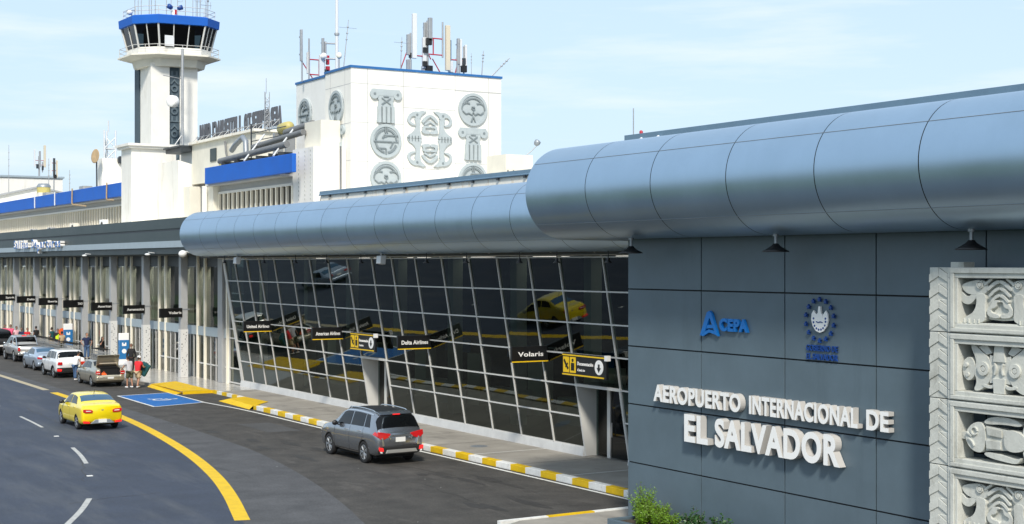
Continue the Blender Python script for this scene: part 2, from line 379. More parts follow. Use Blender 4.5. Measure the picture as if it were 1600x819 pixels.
# wheelchair symbol painted flat in the bay, read from the kerb side
b = MB(); O = (22.55, 71.6, .012); U = (-.25, .97, 0); V = (.97, .25, 0)
def sym(pts, k): b.prism([(x * 1.0, y * 1.0) for x, y in pts], (O[0], O[1], O[2]), U, V, UP, 0, .001 + k * .0006)
sym(arc(.36, .48, 120, 395), 0); sym(circle(.12, 16, -.12, .72), 1); sym(stroke([(-.12, .6), (-.06, .12), (.42, .12), (.62, -.32), (.82, -.28)], .12), 2); sym(stroke([(-.1, .36), (.28, .36)], .1), 3)
structure(b.build('wheelchair_symbol', 'paint'))
# pavement with its recess, kerbs and yellow ramps
kerbline = [(24.85, 20), (24.85, 39.5), (24.72, 47), (24.6, 56), (24.75, 64.6), (25.0, 68.6)]
rec = [(26.0, 69.4), (26.0, 74.0)]; far_ = [(24.35, 74.2), (24.4, 79.6), (24.4, 300)]
outline = kerbline + rec + far_
def slab(name, pts, z0, z1, m):
    b = MB(); n = len(pts)
    b.prism(pts, (0, 0, 0), (1, 0, 0), (0, 1, 0), UP, z0, z1); o = b.build(name, m); return o
inn = [(x + .28, y) for x, y in kerbline]
structure(slab('pavement', [(29.5, 32.9), (25.13, 32.9)] + inn[1:] + [(26.15, 69.4), (26.15, 73.2), (29.5, 73.2)], 0, .150, 'pave'))
structure(slab('tiled_pavement', [(29.5, 73.2), (26.15, 73.2), (26.15, 73.9), (24.5, 74.1), (24.55, 300), (29.5, 300)], 0, .152, 'tile'))
def lerp(a, c, t): return (a[0] + (c[0] - a[0]) * t, a[1] + (c[1] - a[1]) * t)
def striped_kerb(pts, step, z, first=0, wd=.28):
    b = MB(); L = [0]
    for a, c in zip(pts, pts[1:]): L.append(L[-1] + math.dist(a, c))
    def at(s):
        for i in range(len(pts) - 1):
            if s <= L[i + 1] + 1e-6: return lerp(pts[i], pts[i + 1], (s - L[i]) / (L[i + 1] - L[i]))
        return pts[-1]
    k = first; s = 0
    while s < L[-1] - .01:
        e = min(s + step, L[-1]); a = at(s); c = at(e)
        b.prism([a, c, (c[0] + wd, c[1]), (a[0] + wd, a[1])], (0, 0, 0), (1, 0, 0), (0, 1, 0), UP, 0, z, m=k % 2)
        s = e; k += 1
    return b
o = striped_kerb([(24.85, 32.9)] + kerbline[1:-1], 0.92, .21, 1).build('striped_kerb', ['paint', 'yellow'], bevel=.015); structure(o)
o = striped_kerb([(26.0, 69.4), (26.0, 73.9)], .75, .168, 0, .15).build('striped_kerb', ['paint', 'yellow']); structure(o)
o = striped_kerb([(24.4, 79.7), (24.4, 300)], 1.0, .160, 0, .15).build('kerb', ['pave', 'pave']); structure(o)
b = MB()
b.add([(24.5, 79.6, .16), (26.2, 80.6, .16), (25.98, 73.95, .16), (24.2, 79.5, .006), (24.0, 74.0, .006), (24.35, 74.15, .05)],
      [(0, 3, 4, 5), (0, 5, 2, 1)]); structure(b.build('kerb_ramp', 'yellow'))
sheet('ramp_top', [(24.36, 74.12), (24.44, 79.55), (26.2, 80.6), (26.0, 73.95)], .1625, 'yellow')
b = MB()
for y in (75, 76, 77, 78, 79): b.add([(24.12, y, .032), (25.5, y + .1, .168), (25.5, y + .16, .168), (24.12, y + .06, .032)], [(0, 1, 2, 3)])
structure(b.build('ramp_ridges', 'oldyellow'))
b = MB()
b.add([(24.75, 64.6, .172), (26.15, 66.2, .172), (26.1, 69.4, .172), (25.05, 68.6, .172), (24.55, 64.6, .012), (24.75, 69.4, .012), (25.9, 70.6, .012)],
      [(0, 1, 2, 3), (4, 0, 3, 5), (5, 3, 2, 6)]); structure(b.build('kerb_ramp', 'yellow'))
# island with planting in front of the sign wall
structure(slab('planting_island', [(19.9, 32.5), (23.5, 32.5), (28, 32.6), (28, -40), (17.0, -40), (17.5, 29.5), (18.6, 31.8)], 0, .10, 'pave'))
b = striped_kerb([(19.4, 32.52), (28, 32.7)], 1.5, .13, 0)
b = MB(); k = 0
for i in range(6):
    x0 = 19.3 + i * 1.5; b.box(x0, x0 + 1.5, 32.52, 32.68, 0, .13, i % 2)
structure(b.build('striped_kerb', ['paint', 'yellow']))
b = MB()
for x0, y0, x1, y1 in [(26.6, 50.6, 27.0, 51.1), ]: b.lathe([(.0, .154), (.32, .154), (.33, .151)], (26.5, 46.2, 0), UP, 24)
structure(b.build('manhole_cover', 'alugrey'))
for y in (35.3, 41.3, 47.3, 50.3, 53.3, 56.3, 59.3, 62.3): sheet('pavement_joint', [(25.15, y), (28.25, y), (28.25, y + .025), (25.15, y + .025)], .154, 'stain')
sheet('pavement_joint', [(25.05, 44.3), (28.3, 44.3), (28.3, 44.36), (25.05, 44.36)], .154, 'paint'); sheet('pavement_joint', [(25.05, 38.3), (28.3, 38.3), (28.3, 38.36), (25.05, 38.36)], .154, 'paint')
b = MB(); b.box(24.42, 26.0, 73.90, 73.97, 0, .161); structure(b.build('kerb', 'yellow'))
b = MB(); rnd = random.Random(21)
for i in range(16):
    x = rnd.uniform(19.8, 23.6); y = rnd.uniform(34, 62); a = rnd.uniform(.10, .28); l = rnd.uniform(.25, 1.3); n = 14
    p = [(x + a * math.cos(2 * math.pi * k / n) * rnd.uniform(.6, 1.2), y + l * math.sin(2 * math.pi * k / n) * rnd.uniform(.7, 1.15)) for k in range(n)]
    b.add([(u, v, .0075 + i * .00002) for u, v in rounded(p, 1)], [tuple(range(2 * n))])
o = structure(b.build('oil_stains', 'stain'))
rnd = random.Random(5)
for (x, y, dx, dy, n) in ((20.6, 36, .0, .9, 16), (22.6, 41, -.1, .9, 14), (19.6, 50, .1, .9, 20), (23.2, 52, -.05, 1, 12), (16.8, 44, -.02, .8, 14), (21.0, 47, .9, .15, 5), (12.0, 46, .25, .9, 16), (15.4, 62, .05, .9, 18), (20.2, 60, .9, .1, 5), (10.5, 42, .9, .2, 6)):
    p = [(x, y)]
    for k in range(n): p.append((p[-1][0] + dx * .55 + rnd.uniform(-.16, .16), p[-1][1] + dy * .55 + rnd.uniform(-.12, .12)))
    ribbon('asphalt_crack', p, [rnd.uniform(.012, .04) for _ in p], .0079, 'stain')
sheet('asphalt_patch', [(21.9, 55.5), (23.3, 55.4), (23.3, 58.9), (21.9, 59.0)], .0062, 'ground')
b = MB(); rnd = random.Random(3)
for i in range(26):
    x = rnd.uniform(15, 24); y = rnd.uniform(33, 70); s = rnd.uniform(.012, .028)
    b.add([(x - s, y - s, .012), (x + s, y - s * .4, .016), (x + s * .6, y + s, .012), (x - s * .8, y + s * .5, .02)], [(0, 1, 2, 3)])
o = b.build('litter', 'fade'); o['kind'] = 'stuff'; o['label'] = 'tiny pale scraps of litter strewn over the dark asphalt'

# ------------------------------------------------------------------ sign wall, canopies
t = thing('sign_wall', 'slate grey panel clad wall carrying the big white airport name', 'wall', (22, 20, 0))
b = MB(); b.box(22.03, 23.2, 2, 30.53, .1, 7.55); b.build('wall_core', 'joint', t)
b = MB(); ys = [30.56, 27.52, 24.54, 21.74, 19.87 - 1.0, 15.9, 12.9, 9.9, 6.9, 2]; zs = [.1, .25, 1.75, 3.26, 4.76, 6.24, 7.55]
for a, c in zip(ys, ys[1:]):
    for z0, z1 in zip(zs, zs[1:]): b.box(22.0, 22.04, c + .018, a - .018, z0 + .018, z1 - .018)
b.build('cladding', 'panel', t)
b = MB(); b.box(22.045, 23.2, 30.53, 30.56, .1, 7.5); b.build('end_panel', 'panel', t)
def canopy(name, label, xc, zc, r, y0, y1, seams, back):
    t = thing(name, label, 'canopy', (xc, (y0 + y1) / 2, 0))
    # skin: round nose from the back of the roof over the front and under to the soffit
    prof = [(back, zc + r)] + [(xc - r * math.sin(a), zc + r * math.cos(a)) for a in [math.pi * i / 40 for i in range(41)]] + [(back, zc - r - .02)]
    cuts = sorted([y0, y1] + [s + e for s in seams for e in (-.012, .012)])
    b = MB()
    for a, c in zip(cuts, cuts[1:]):
        if c - a < .03: continue
        n = len(prof); b.add([(x, a, z) for x, z in prof] + [(x, c, z) for x, z in prof], [(i, i + 1, i + 1 + n, i + n) for i in range(n - 1)], 0, True)
    b.build('skin', 'alu', t)
    b = MB(); pr2 = [(x + (.02 if x < back - .1 else 0), zc + (z - zc) * .985) for x, z in prof]
    n = len(pr2); b.add([(x, y0 + .01, z) for x, z in pr2] + [(x, y1 - .01, z) for x, z in pr2], [(i, i + 1, i + 1 + n, i + n) for i in range(n - 1)], 0, True)
    b.build('inner_shell', 'joint', t)
    b = MB()
    for yy, k in ((y1 - .005, 1), (y0 + .005, -1)):
        q = prof[1:-1]; n = len(q); b.add([(x, yy, z) for x, z in q] + [(back, yy, zc - r), (back, yy, zc + r)], [tuple(range(n + 2)) if k > 0 else tuple(reversed(range(n + 2)))])
    b.build('end_cap', 'alu', t)
    b = MB()
    for a in (R(52), R(133)):
        x, z = xc - (r + .003) * math.sin(a), zc + (r + .003) * math.cos(a); b.tube([(x, y0 + .05, z), (x, y1 - .05, z)], .006, 4)
    b.build('lap_seam', 'alugrey', t)
    return t
canopy('rounded_canopy', 'large round nosed metal canopy above the slate grey sign wall', 21.4, 8.78, 1.24, -6, 32.66, [29.83, 27.12, 24.38, 21.63, 18.86, 16.1, 13.4, 10.6], 26.0)
canopy('rounded_canopy', 'long round nosed metal canopy above the tilted glass facade', 26.4, 8.52, 1.22, 31, 76.8, [73.55, 70.98, 68.37, 65.75, 62.97, 60.37, 57.67, 55.08, 52.38, 49.82, 47.2, 44.46, 41.82, 39.1, 36.4], 30.0)
b = MB(); b.box(26.0, 26.3, -6, 36.3, 7.5, 10.86); b.box(26.3, 34, -6, 36.3, 10.5, 10.7)
tag(b.build('roof_parapet', 'steelblue'), 'blue grey metal parapet rising behind the canopy over the sign wall', 'parapet')
b = MB(); b.box(26.3, 34, 36.35, 38.9, 7.5, 10.75); tag(b.build('plant_room', 'stone'), 'low pale grey plant room at the end of the blue grey parapet', 'plant room')
t = thing('beacon_mast', 'thin rooftop rod with a small red lamp at the end of the parapet', 'mast', (26.2, 35.9, 10.86))
b = MB(); b.tube([(26.2, 36.1, 10.86), (26.2, 36.1, 11.7)], .018, 5); b.build('rod', 'steel', t)
b = MB(); b.lathe([(.05, 0), (.06, .08), (.03, .12)], (26.2, 35.7, 10.86), UP, 10); b.build('lamp', 'mastred', t)
for i, y in enumerate((35.35, 34.5)):
    b = MB(); b.lathe([(.02, 0), (.09, .02), (.10, .06), (.0, .10)], (25.98, y, 10.62), (-1, 0, .25), 14)
    tag(b.build('parapet_lamp', 'letterwhite'), ['small round white lamp on the blue grey parapet nearer its far end', 'small round white lamp on the blue grey parapet nearer the camera'][i], 'lamp', 'white lamps on the parapet')
b = MB(); b.lathe([(.20, 0), (.20, .06), (.10, .15), (0, .17)], (22.3, 32.3, 9.92), UP, 14)
tag(b.build('roof_vent', 'mastred'), 'small dark red domed vent peeping over the end of the large canopy', 'vent')
# hanging lamps along the sign wall
for i, y in enumerate((29.45, 24.05, 18.62)):
    t = thing('hanging_lamp', ['black dish lamp hanging at the far corner of the sign wall', 'black dish lamp hanging over the sign wall above the round emblem', 'black dish lamp hanging over the carved stone screen'][i], 'lamp', (21.3, y, 7.2), 'black dish lamps under the large canopy')
    b = MB(); b.tube([(21.3, y, 7.62), (21.3, y, 7.32)], .035, 8); b.lathe([(.07, 0), (.07, .1)], (21.3, y, 7.50), UP, 10); b.build('stem', 'alugrey', t)
    b = MB(); b.lathe([(.06, .17), (.10, .12), (.19, .06), (.30, .0), (.29, -.015), (.05, .03)], (21.3, y, 7.17), UP, 20); b.build('lamp_shade', 'black', t)

# ------------------------------------------------------------------ lettering and emblems on the sign wall
W_ = (-1, 0, 0)
def wallword(name, label, s, y0, y1, z0, cap, depth, bold, face, side=None, x=21.97, cat='lettering'):
    t = thing(name, label, cat, (x, (y0 + y1) / 2, z0))
    return t
t = thing('wall_lettering', 'white raised letters spelling the airport name in two lines on the grey wall', 'lettering', (21.97, 25, 3))
def word(t, s, y0, y1, z0, cap, depth, bold, m, nm='word', x=21.985):
    b = MB(); lettering(b, s, (x, y0, z0), XF, UP, W_, y0 - y1, cap, depth, bold, 0, 1 if m == 'letterwhite' else None); return b.build(nm, [m, 'letterside'], t)
word(t, 'AEROPUERTO', 29.22, 25.86, 3.44, .42, .16, .034, 'letterwhite')
word(t, 'INTERNACIONAL', 25.56, 22.10, 3.44, .42, .16, .034, 'letterwhite')
word(t, 'DE', 21.85, 21.22, 3.44, .42, .16, .034, 'letterwhite')
word(t, 'EL', 27.93, 27.02, 2.56, .67, .19, .036, 'letterwhite')
word(t, 'SALVADOR', 26.76, 22.60, 2.56, .67, .19, .036, 'letterwhite')
t = thing('authority_logo', 'blue triangular A mark and blue letters CEPA on the grey wall', 'logo', (21.97, 26.6, 5.2))
b = MB(); O = (21.985, 27.13, 5.17)
b.prism([(-.34, .0), (-.08, .56), (.02, .60), (.10, .54), (.30, .10), (.34, -.0), (.24, .03), (.20, .12), (.02, .44), (-.16, .08)], O, XF, UP, W_, 0, .07)
b.prism([(-.20, .16), (.20, .19), (.17, .27), (-.16, .25)], O, XF, UP, W_, 0, .062)
b.prism([(-.36, .0), (-.22, -.02), (.0, .08), (.22, .04), (.32, .03), (.30, .10), (.16, .13), (-.02, .15), (-.22, .06)], O, XF, UP, W_, 0, .066); b.build('mark', 'letterblue', t)
word(t, 'CEPA', 26.74, 25.72, 5.30, .30, .07, .05, 'letterblue')
t = thing('state_emblem', 'oval white coat of arms ringed by blue stars over GOBIERNO DE EL SALVADOR', 'emblem', (21.97, 23.35, 5))
b = MB(); O = (21.985, 23.37, 5.68)
b.prism([(.0, -.285), (.12, -.25), (.22, -.14), (.265, .0), (.25, .12), (.19, .20), (.13, .14), (.10, .1), (-.10, .1), (-.13, .14), (-.19, .20), (-.25, .12), (-.265, 0), (-.22, -.14), (-.12, -.25)], O, XF, UP, W_, 0, .035)
b.prism([(-.11, -.05), (.11, -.05), (.09, .12), (.05, .14), (.025, .29), (-.025, .29), (-.05, .14), (-.09, .12)], O, XF, UP, W_, 0, .045); b.build('shield', 'letterwhite', t)
b = MB()
for a in (168, 192, 216, 240, 262, 284, 306, 330, 354, 14):
    ca, sa = math.cos(R(a)), math.sin(R(a)); c0 = (.19 * ca, -.02 + .20 * sa); b.prism(circle(.024, 8, *c0), O, XF, UP, W_, .03, .042)
b.prism(stroke([(-.10, -.045), (-.03, -.06), (.04, -.045), (.10, -.06)], .022), O, XF, UP, W_, .04, .0495); b.build('shield_pattern', 'navy', t)
for i in range(14):
    a = 2 * math.pi * (i + .5) / 14 - math.pi / 2; cx, cy = .44 * math.sin(a), .45 * math.cos(a) - .01
    st = [((.058 if k % 2 == 0 else .026) * math.sin(math.pi * k / 5) + cx, (.058 if k % 2 == 0 else .026) * math.cos(math.pi * k / 5) + cy) for k in range(10)]
    b = MB(); b.prism(st, O, XF, UP, W_, 0, .06); b.build('star', 'navy', t)
word(t, 'GOBIERNO DE', 23.80, 22.83, 4.99, .13, .03, .012, 'navy'); word(t, 'EL SALVADOR', 23.79, 22.83, 4.80, .13, .03, .012, 'navy')

# ------------------------------------------------------------------ carved stone screen
t = thing('stone_screen', 'pale cast stone screen of stacked carved panels in front of the grey wall', 'screen', (21.2, 18, 0))
XS = 21.2; zc_ = [6.84, 5.60, 4.33, 3.06, 1.79, .52]
def dep(k): return .003 * k
def motif(b, kind, yc, zm, m=0):
    k = [0]; O = (XS + .20, yc, zm)
    def P(pts, d=.10, mirror=True, mm=0):
        pts = rounded(pts)
        for s in ((1, -1) if mirror else (1,)):
            b.prism([(x * s, y) for x, y in pts], O, XF, UP, W_, -.12, d + dep(k[0] % 9), mm); k[0] += 1
    if kind == 0:      # two long billed birds face outward with a folded figure between
        P([(-.90, .30), (-.72, .36), (-.48, .40), (-.30, .36), (-.25, .22), (-.34, .12), (-.50, .10), (-.74, .12), (-.86, .2)])
        P([(-.95, .06), (-.86, -.06), (-.70, -.08), (-.58, .02), (-.50, .12), (-.62, .14), (-.76, .06), (-.88, .16), (-.94, .16)], .09)
        P([(-.56, .14), (-.30, .14), (-.34, -.10), (-.30, -.42), (-.86, -.42), (-.80, -.30), (-.60, -.22), (-.52, -.02)], .10)
        for i in range(4): P(stroke([(-.80 + i * .11, -.34), (-.80 + i * .11, -.42)], .03), .125)
        P(circle(.045, 12, -.44, .30), .125); P(arc(.055, .075, 0, 360, 14, -.44, .30), .118)
        P(stroke([(-.34, .30), (-.16, .42)], .05), .12); P(stroke([(-.28, .20), (-.12, .33), (0, .37)], .07), .11)
        P(stroke([(-.24, .08), (-.12, .20), (0, .24)], .06), .10); P(stroke([(-.2, -.02), (-.1, .08), (0, .11)], .06), .09)
        P([(-.30, -.16), (-.26, -.30), (0, -.32), (0, -.24), (-.18, -.22), (-.20, -.14), (-.08, -.12), (-.06, -.02), (0, -.02), (0, .02), (-.14, .02), (-.2, -.06)], .09)
        P([(-.40, .16), (0, .40), (0, -.36), (-.30, -.34)], .03); P([(-.95, -.46), (.95, -.46), (.95, -.41), (-.95, -.41)], .10, False)
    elif kind == 1:    # crossed beast with ringed eyes
        P([(-.46, .34), (-.2, .18), (-.2, -.22), (-.46, -.42), (-.62, -.42), (-.52, -.24), (-.62, -.06), (-.52, .12), (-.7, .44), (-.56, .44)], .10)
        P([(-.86, .12), (-.72, .22), (-.60, .14), (-.56, -.02), (-.62, -.20), (-.76, -.26), (-.88, -.12)], .09)
        P(arc(.06, .13, 0, 360, 18, -.36, .0), .13); P(circle(.05, 12, -.36, .0), .12)
        P(circle(.045, 10, -.76, .05), .12); P(circle(.045, 10, -.74, -.13), .12)
        P([(-.24, .26), (0, .20), (0, -.24), (-.24, -.26)], .08)
        P([(-.10, .44), (.10, .44), (.14, .14), (-.14, .14)], .11, False); P([(-.14, -.16), (.14, -.16), (.12, -.44), (-.12, -.44)], .11, False)
        P(stroke([(-.10, .12), (-.06, .02), (-.10, -.10)], .04), .12); P(stroke([(-.4, -.3), (-.2, -.34), (-.12, -.28)], .06), .11)
        P([(-.5, .4), (-.3, .46), (-.18, .3), (-.3, .26)], .09)
    else:              # round headed figure lying on its side
        P([(-.80, -.02), (-.70, .18), (-.52, .28), (-.36, .26), (-.30, .0), (-.36, -.28), (-.54, -.30), (-.72, -.20)], .12, False)
        P(arc(.055, .085, 0, 330, 14, -.56, .10), .15, False); P(stroke([(-.74, .06), (-.62, .0)], .03), .145, False); P(stroke([(-.7, -.04), (-.6, -.10), (-.56, -.18)], .03), .148, False)
        P([(-.98, .05), (-.76, .06), (-.76, -.08), (-.98, -.08)], .08, False)
        P([(-.32, .22), (.30, .16), (.34, -.18), (-.32, -.24)], .08, False); P([(-.30, .20), (.06, .16), (.06, .03), (-.26, .05)], .11, False)
        P([(-.30, -.04), (.04, -.04), (.04, -.19), (-.28, -.20)], .113, False); P([(.12, .17), (.34, .2), (.62, .10), (.62, -.14), (.34, -.22), (.12, -.16)], .116, False)
        P([(-.36, .30), (-.18, .40), (.2, .42), (.5, .34), (.5, .26), (.1, .28), (-.3, .24)], .12, False); P([(-.36, -.26), (.1, -.28), (.4, -.34), (.5, -.28), (.44, -.40), (.3, -.42), (-.3, -.36)], .12, False)
        P([(.5, .3), (.7, .42), (.86, .40), (.86, -.40), (.7, -.42), (.5, -.3)], .09, False)
for i in range(5):
    z1, z0 = zc_[i] - .012, zc_[i + 1] + .004; zm = (z0 + z1) / 2; h = z1 - z0; yc = 17.96
    b = MB()
    b.box(XS, XS + .45, 16.55, 19.10, z1 - .20, z1); b.box(XS, XS + .45, 16.55, 19.10, z0, z0 + .17); b.box(XS, XS + .45, 18.86, 19.10, z0 + .17, z1 - .20); b.box(XS, XS + .45, 16.55, 17.04, z0 + .17, z1 - .20)
    b.box(XS - .035, XS, 16.55, 19.02, z1 - .11, z1 - .012); b.box(XS - .03, XS, 16.55, 19.02, z0 + .015, z0 + .09)
    b.box(XS - .03, XS, 18.93, 19.02, z0 + .09, z1 - .11)
    o = b.build('panel_frame', 'stone', t, bevel=.012)
    b = MB(); motif(b, (0, 1, 2, 0, 1)[i], yc, zm - .01); o2 = b.build('carving', 'stone', o, bevel=.008)
    b = MB(); b.box(XS + .06, XS + .45, 19.102, 19.60, z0, z1)
    n = 4
    for k in range(n):
        za = z0 + h * k / n; zb = z0 + h * (k + 1) / n
        b.prism([(19.60, za + .01), (19.60, za + h / n * .55), (19.36, zb), (19.36, za + h / n * .45)], (XS, 0, 0), (0, 1, 0), UP, W_, -.10, -.042 + .002 * k)
        b.prism([(19.11, za + .01), (19.35, za + h / n * .44), (19.35, zb - .01), (19.11, zb - h / n * .45)], (XS, 0, 0), (0, 1, 0), UP, W_, -.10, -.034 + .002 * k)
        b.prism([(19.11, zb - h / n * .44), (19.34, zb), (19.11, zb)], (XS, 0, 0), (0, 1, 0), UP, W_, -.10, -.04 + .002 * k)
    b.build('braid', 'stone', t, bevel=.008)
b = MB(); b.box(XS + .1, XS + .4, 18.80, 19.12, 6.80, 6.93); b.build('cap_block', 'stone', t, bevel=.01)
b = MB(); b.box(XS + .1, XS + .4, 16.6, 19.5, .1, .53); b.build('base', 'stone', t)
# ------------------------------------------------------------------ tilted glass facade
LEAN = .165
def LX(z, off=0): return 28.36 - (z - .30) * LEAN - off
MUL = [75.5, 73.82, 72.01, 70.26, 68.17, 65.93, 63.68, 61.54, 59.43, 56.86, 54.92, 52.75, 50.46, 48.26, 46.13, 43.88, 41.9, 39.23, 36.9, 34.6]
ROW = [.46, 1.56, 2.66, 3.76, 4.86, 5.96, 7.12]
DOORS = [(8, 9), (16, 17)]
t = thing('glass_facade', 'outward leaning dark glass facade in a silver grid under the long metal canopy', 'facade', (28.3, 55, .15))
b = MB(); DZ = 2.62
def isdoor(i): return any(i == d[0] for d in DOORS)
for i in range(len(MUL) - 1):
    y1, y0 = MUL[i], MUL[i + 1]
    for r in range(6):
        if isdoor(i) and ROW[r + 1] <= 2.7: continue
        za, zb = ROW[r], ROW[r + 1]
        # every pane sits a hair out of true, as panes do
        rr = random.Random(i * 10 + r); e = [rr.uniform(-.007, .007) for _ in range(3)]
        b.add([(LX(za) + e[0], y0, za), (LX(za) + e[1], y1, za), (LX(zb) + e[2] + e[1], y1, zb), (LX(zb) + e[2] + e[0], y0, zb)], [(0, 1, 2, 3)])
o = b.build('glass', 'leanglass', t)
if o.data.polygons[0].normal.x > 0: o.data.flip_normals()
b = MB()
def leanbar(y, wd, d, z0, z1, front=.05):
    b.add([(LX(z0, front), y - wd, z0), (LX(z0, front), y + wd, z0), (LX(z0, front - d), y + wd, z0), (LX(z0, front - d), y - wd, z0),
           (LX(z1, front), y - wd, z1), (LX(z1, front), y + wd, z1), (LX(z1, front - d), y + wd, z1), (LX(z1, front - d), y - wd, z1)],
          [(0, 3, 2, 1), (4, 5, 6, 7), (0, 1, 5, 4), (1, 2, 6, 5), (2, 3, 7, 6), (3, 0, 4, 7)])
for i, y in enumerate(MUL):
    leanbar(y, .027 if i else .16, .13, ROW[0] if i else .16, 7.16)
b.build('mullions', 'frame', t)
b = MB()
for i in range(len(MUL) - 1):
    for r in range(7):
        z = ROW[r]
        if isdoor(i) and z < 2.6: continue
        x = LX(z, .045); b.box(x, x + .11, MUL[i + 1] + .028, MUL[i] - (.028 if i else .165), z - .024, z + .024)
b.build('transoms', 'frame', t)
b = MB()
seg = [(MUL[DOORS[0][0]] , 75.66), (MUL[DOORS[1][0]], MUL[DOORS[0][1]]), (33, MUL[DOORS[1][1]])]
for a, c in seg: b.add([(28.22, a, .15), (28.22, c, .15), (28.6, c, .15), (28.6, a, .15), (28.26, a, .44), (28.26, c, .44), (28.6, c, .44), (28.6, a, .44)], [(0, 3, 2, 1), (4, 5, 6, 7), (0, 1, 5, 4), (1, 2, 6, 5), (2, 3, 7, 6), (3, 0, 4, 7)])
b.build('plinth', 'plinth', t)
for (i, j) in DOORS:
    y1, y0 = MUL[i], MUL[j]; d = MB()
    # leaning jamb cheeks, upright posts and a recessed leaf
    for y in (y1, y0):
        s = -1 if y == y1 else 1
        d.add([(LX(.16, .06), y, .16), (28.95, y, .16), (28.95, y, DZ), (LX(DZ, .06), y, DZ), (LX(.16, .06), y + s * .07, .16), (28.95, y + s * .07, .16), (28.95, y + s * .07, DZ), (LX(DZ, .06), y + s * .07, DZ)],
              [(0, 1, 2, 3), (7, 6, 5, 4), (0, 4, 5, 1), (1, 5, 6, 2), (2, 6, 7, 3), (3, 7, 4, 0)])
    d.box(LX(DZ, .07), 28.95, y0 - .05, y1 + .05, DZ, DZ + .10); d.box(28.7, 28.8, y1 - .98, y1 - .80, .16, DZ); d.box(28.7, 28.8, y0 + .1, y0 + .2, .16, DZ)
    fr = d.build('door_frame', 'frame', t)
    d = MB(); d.box(29.25, 29.3, y1 - 1.1, y1 + .6, .16, 2.4); d.build('pale_backing', 'letterwhite', fr)  # pale panel added to make the side light look lighter
    d = MB(); d.box(28.75, 28.77, y0 + .2, y1 - .98, .18, DZ); d.build('door_leaf', 'carglass', fr)
    d = MB(); d.box(28.75, 28.765, y1 - .79, y1 - .08, .18, DZ); d.build('side_light', 'hallglass', fr)
    d = MB(); d.tube([(28.68, y1 - 1.12, .9), (28.68, y1 - 1.12, 1.4)], .02, 6); d.build('handle', 'steel', fr)
b = MB(); b.add([(28.42, 75.66, .16), (28.42, 78.2, .16), (28.42, 78.2, 7.2), (28.42, 75.66, 7.2)], [(0, 3, 2, 1)]); b.build('end_glass', 'leanglass', t)
b = MB()
for z in (.2, 1.0, 2.68, 3.2, 5.2): b.box(28.36, 28.46, 75.66, 78.2, z, z + .07)
b.box(28.34, 28.47, 77.7, 77.95, .16, 7.2); b.build('end_frame', 'frame', t)
b = MB()   # canopy soffit, floor, back wall and columns seen through the glass
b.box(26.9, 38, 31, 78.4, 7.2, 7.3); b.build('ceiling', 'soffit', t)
b = MB(); b.box(28.61, 38, 31, 78.4, .0, .16); b.build('hall_floor', 'floorin', t)
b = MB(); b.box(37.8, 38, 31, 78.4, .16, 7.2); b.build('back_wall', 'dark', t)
b = MB()
for y in (35, 40.5, 46, 51.5, 57, 62.5, 68, 73.5): b.box(31.2, 31.7, y - .25, y + .25, .16, 7.2); b.box(34, 34.6, y + 2.2, y + 3.4, .16, 2.6)
b.build('interior_columns', 'cream', t)
for y in (38, 44, 50, 56, 62, 68, 74):
    b = MB(); b.box(31.9, 32.3, y - 1.1, y + 1.1, 7.14, 7.195); b.build('fill_light', 'dimfill', t)  # added fill strip so the interior columns show through the glass
    b = MB(); b.box(33.2, 33.9, y - 1.6, y + 1.2, .16, 1.25); b.build('check_in_counter', 'letterwhite', t)
    b = MB(); b.box(34.2, 34.3, y - 1.4, y + 1.0, 2.6, 3.2); b.build('counter_display', 'kioskblue', t)
b = MB(); b.tube([(27.1, 34, 7.22), (27.1, 76, 7.22)], .05, 6)
for y in MUL: b.tube([(27.22, y, 7.1), (27.1, y, 7.24), (26.8, y, 7.34)], .035, 6)
b.build('head_brackets', 'frame', t)

# ---- signs fixed to the facade
def flag_sign(name, label, s, x0, x1, y, z0, z1, group, ang=0, stripe=True, right=False):
    """board standing out from the wall; local right runs towards the wall"""
    t = thing(name, label, 'sign', (x1, y, z0), group)
    U = Vector((math.cos(ang), math.sin(ang), 0)); Wn = Vector((U.y, -U.x, 0)); L = x1 - x0; O = Vector((x1, y, z0)) - U * L; h = z1 - z0
    b = MB(); b.prism([(0, 0), (L, 0), (L, h), (0, h)], O, U, UP, Wn, -.06, .06); b.build('board', 'signblack', t, bevel=.008)
    tw = min(L * .80, .135 * len(s) * h / .5); tx = L - tw - .08 if right else (L - tw) * .55
    b = MB(); lettering(b, s, O + U * tx + Vector((0, 0, h * .36)) + Wn * .0605, U, UP, Wn, tw, h * .29, .008, .02); b.build('lettering', 'letterwhite', t)
    if stripe: b = MB(); b.prism([(0, 0), (L, 0), (L, .04), (0, .04)], O, U, UP, Wn, .0605, .066); b.build('stripe', 'signyellow', t)
    b = MB(); b.box(x1 - .02, x1 + (.35 if not right else .5), y - .03, y + .03, z1 - .12, z1 - .06); b.build('bracket', 'alugrey' if right else 'frame', t)
    return t
G1 = 'black airline flag signs on the tilted glass facade'
for s, y in (('United Airlines', 70.0), ('American Airlines', 61.2), ('Delta Airlines', 52.5), ('Volaris', 43.55)):
    flag_sign('airline_sign', 'black flag sign on the tilted glass reading ' + s, s, 26.28, 27.80, y, 3.40, 3.96, G1)
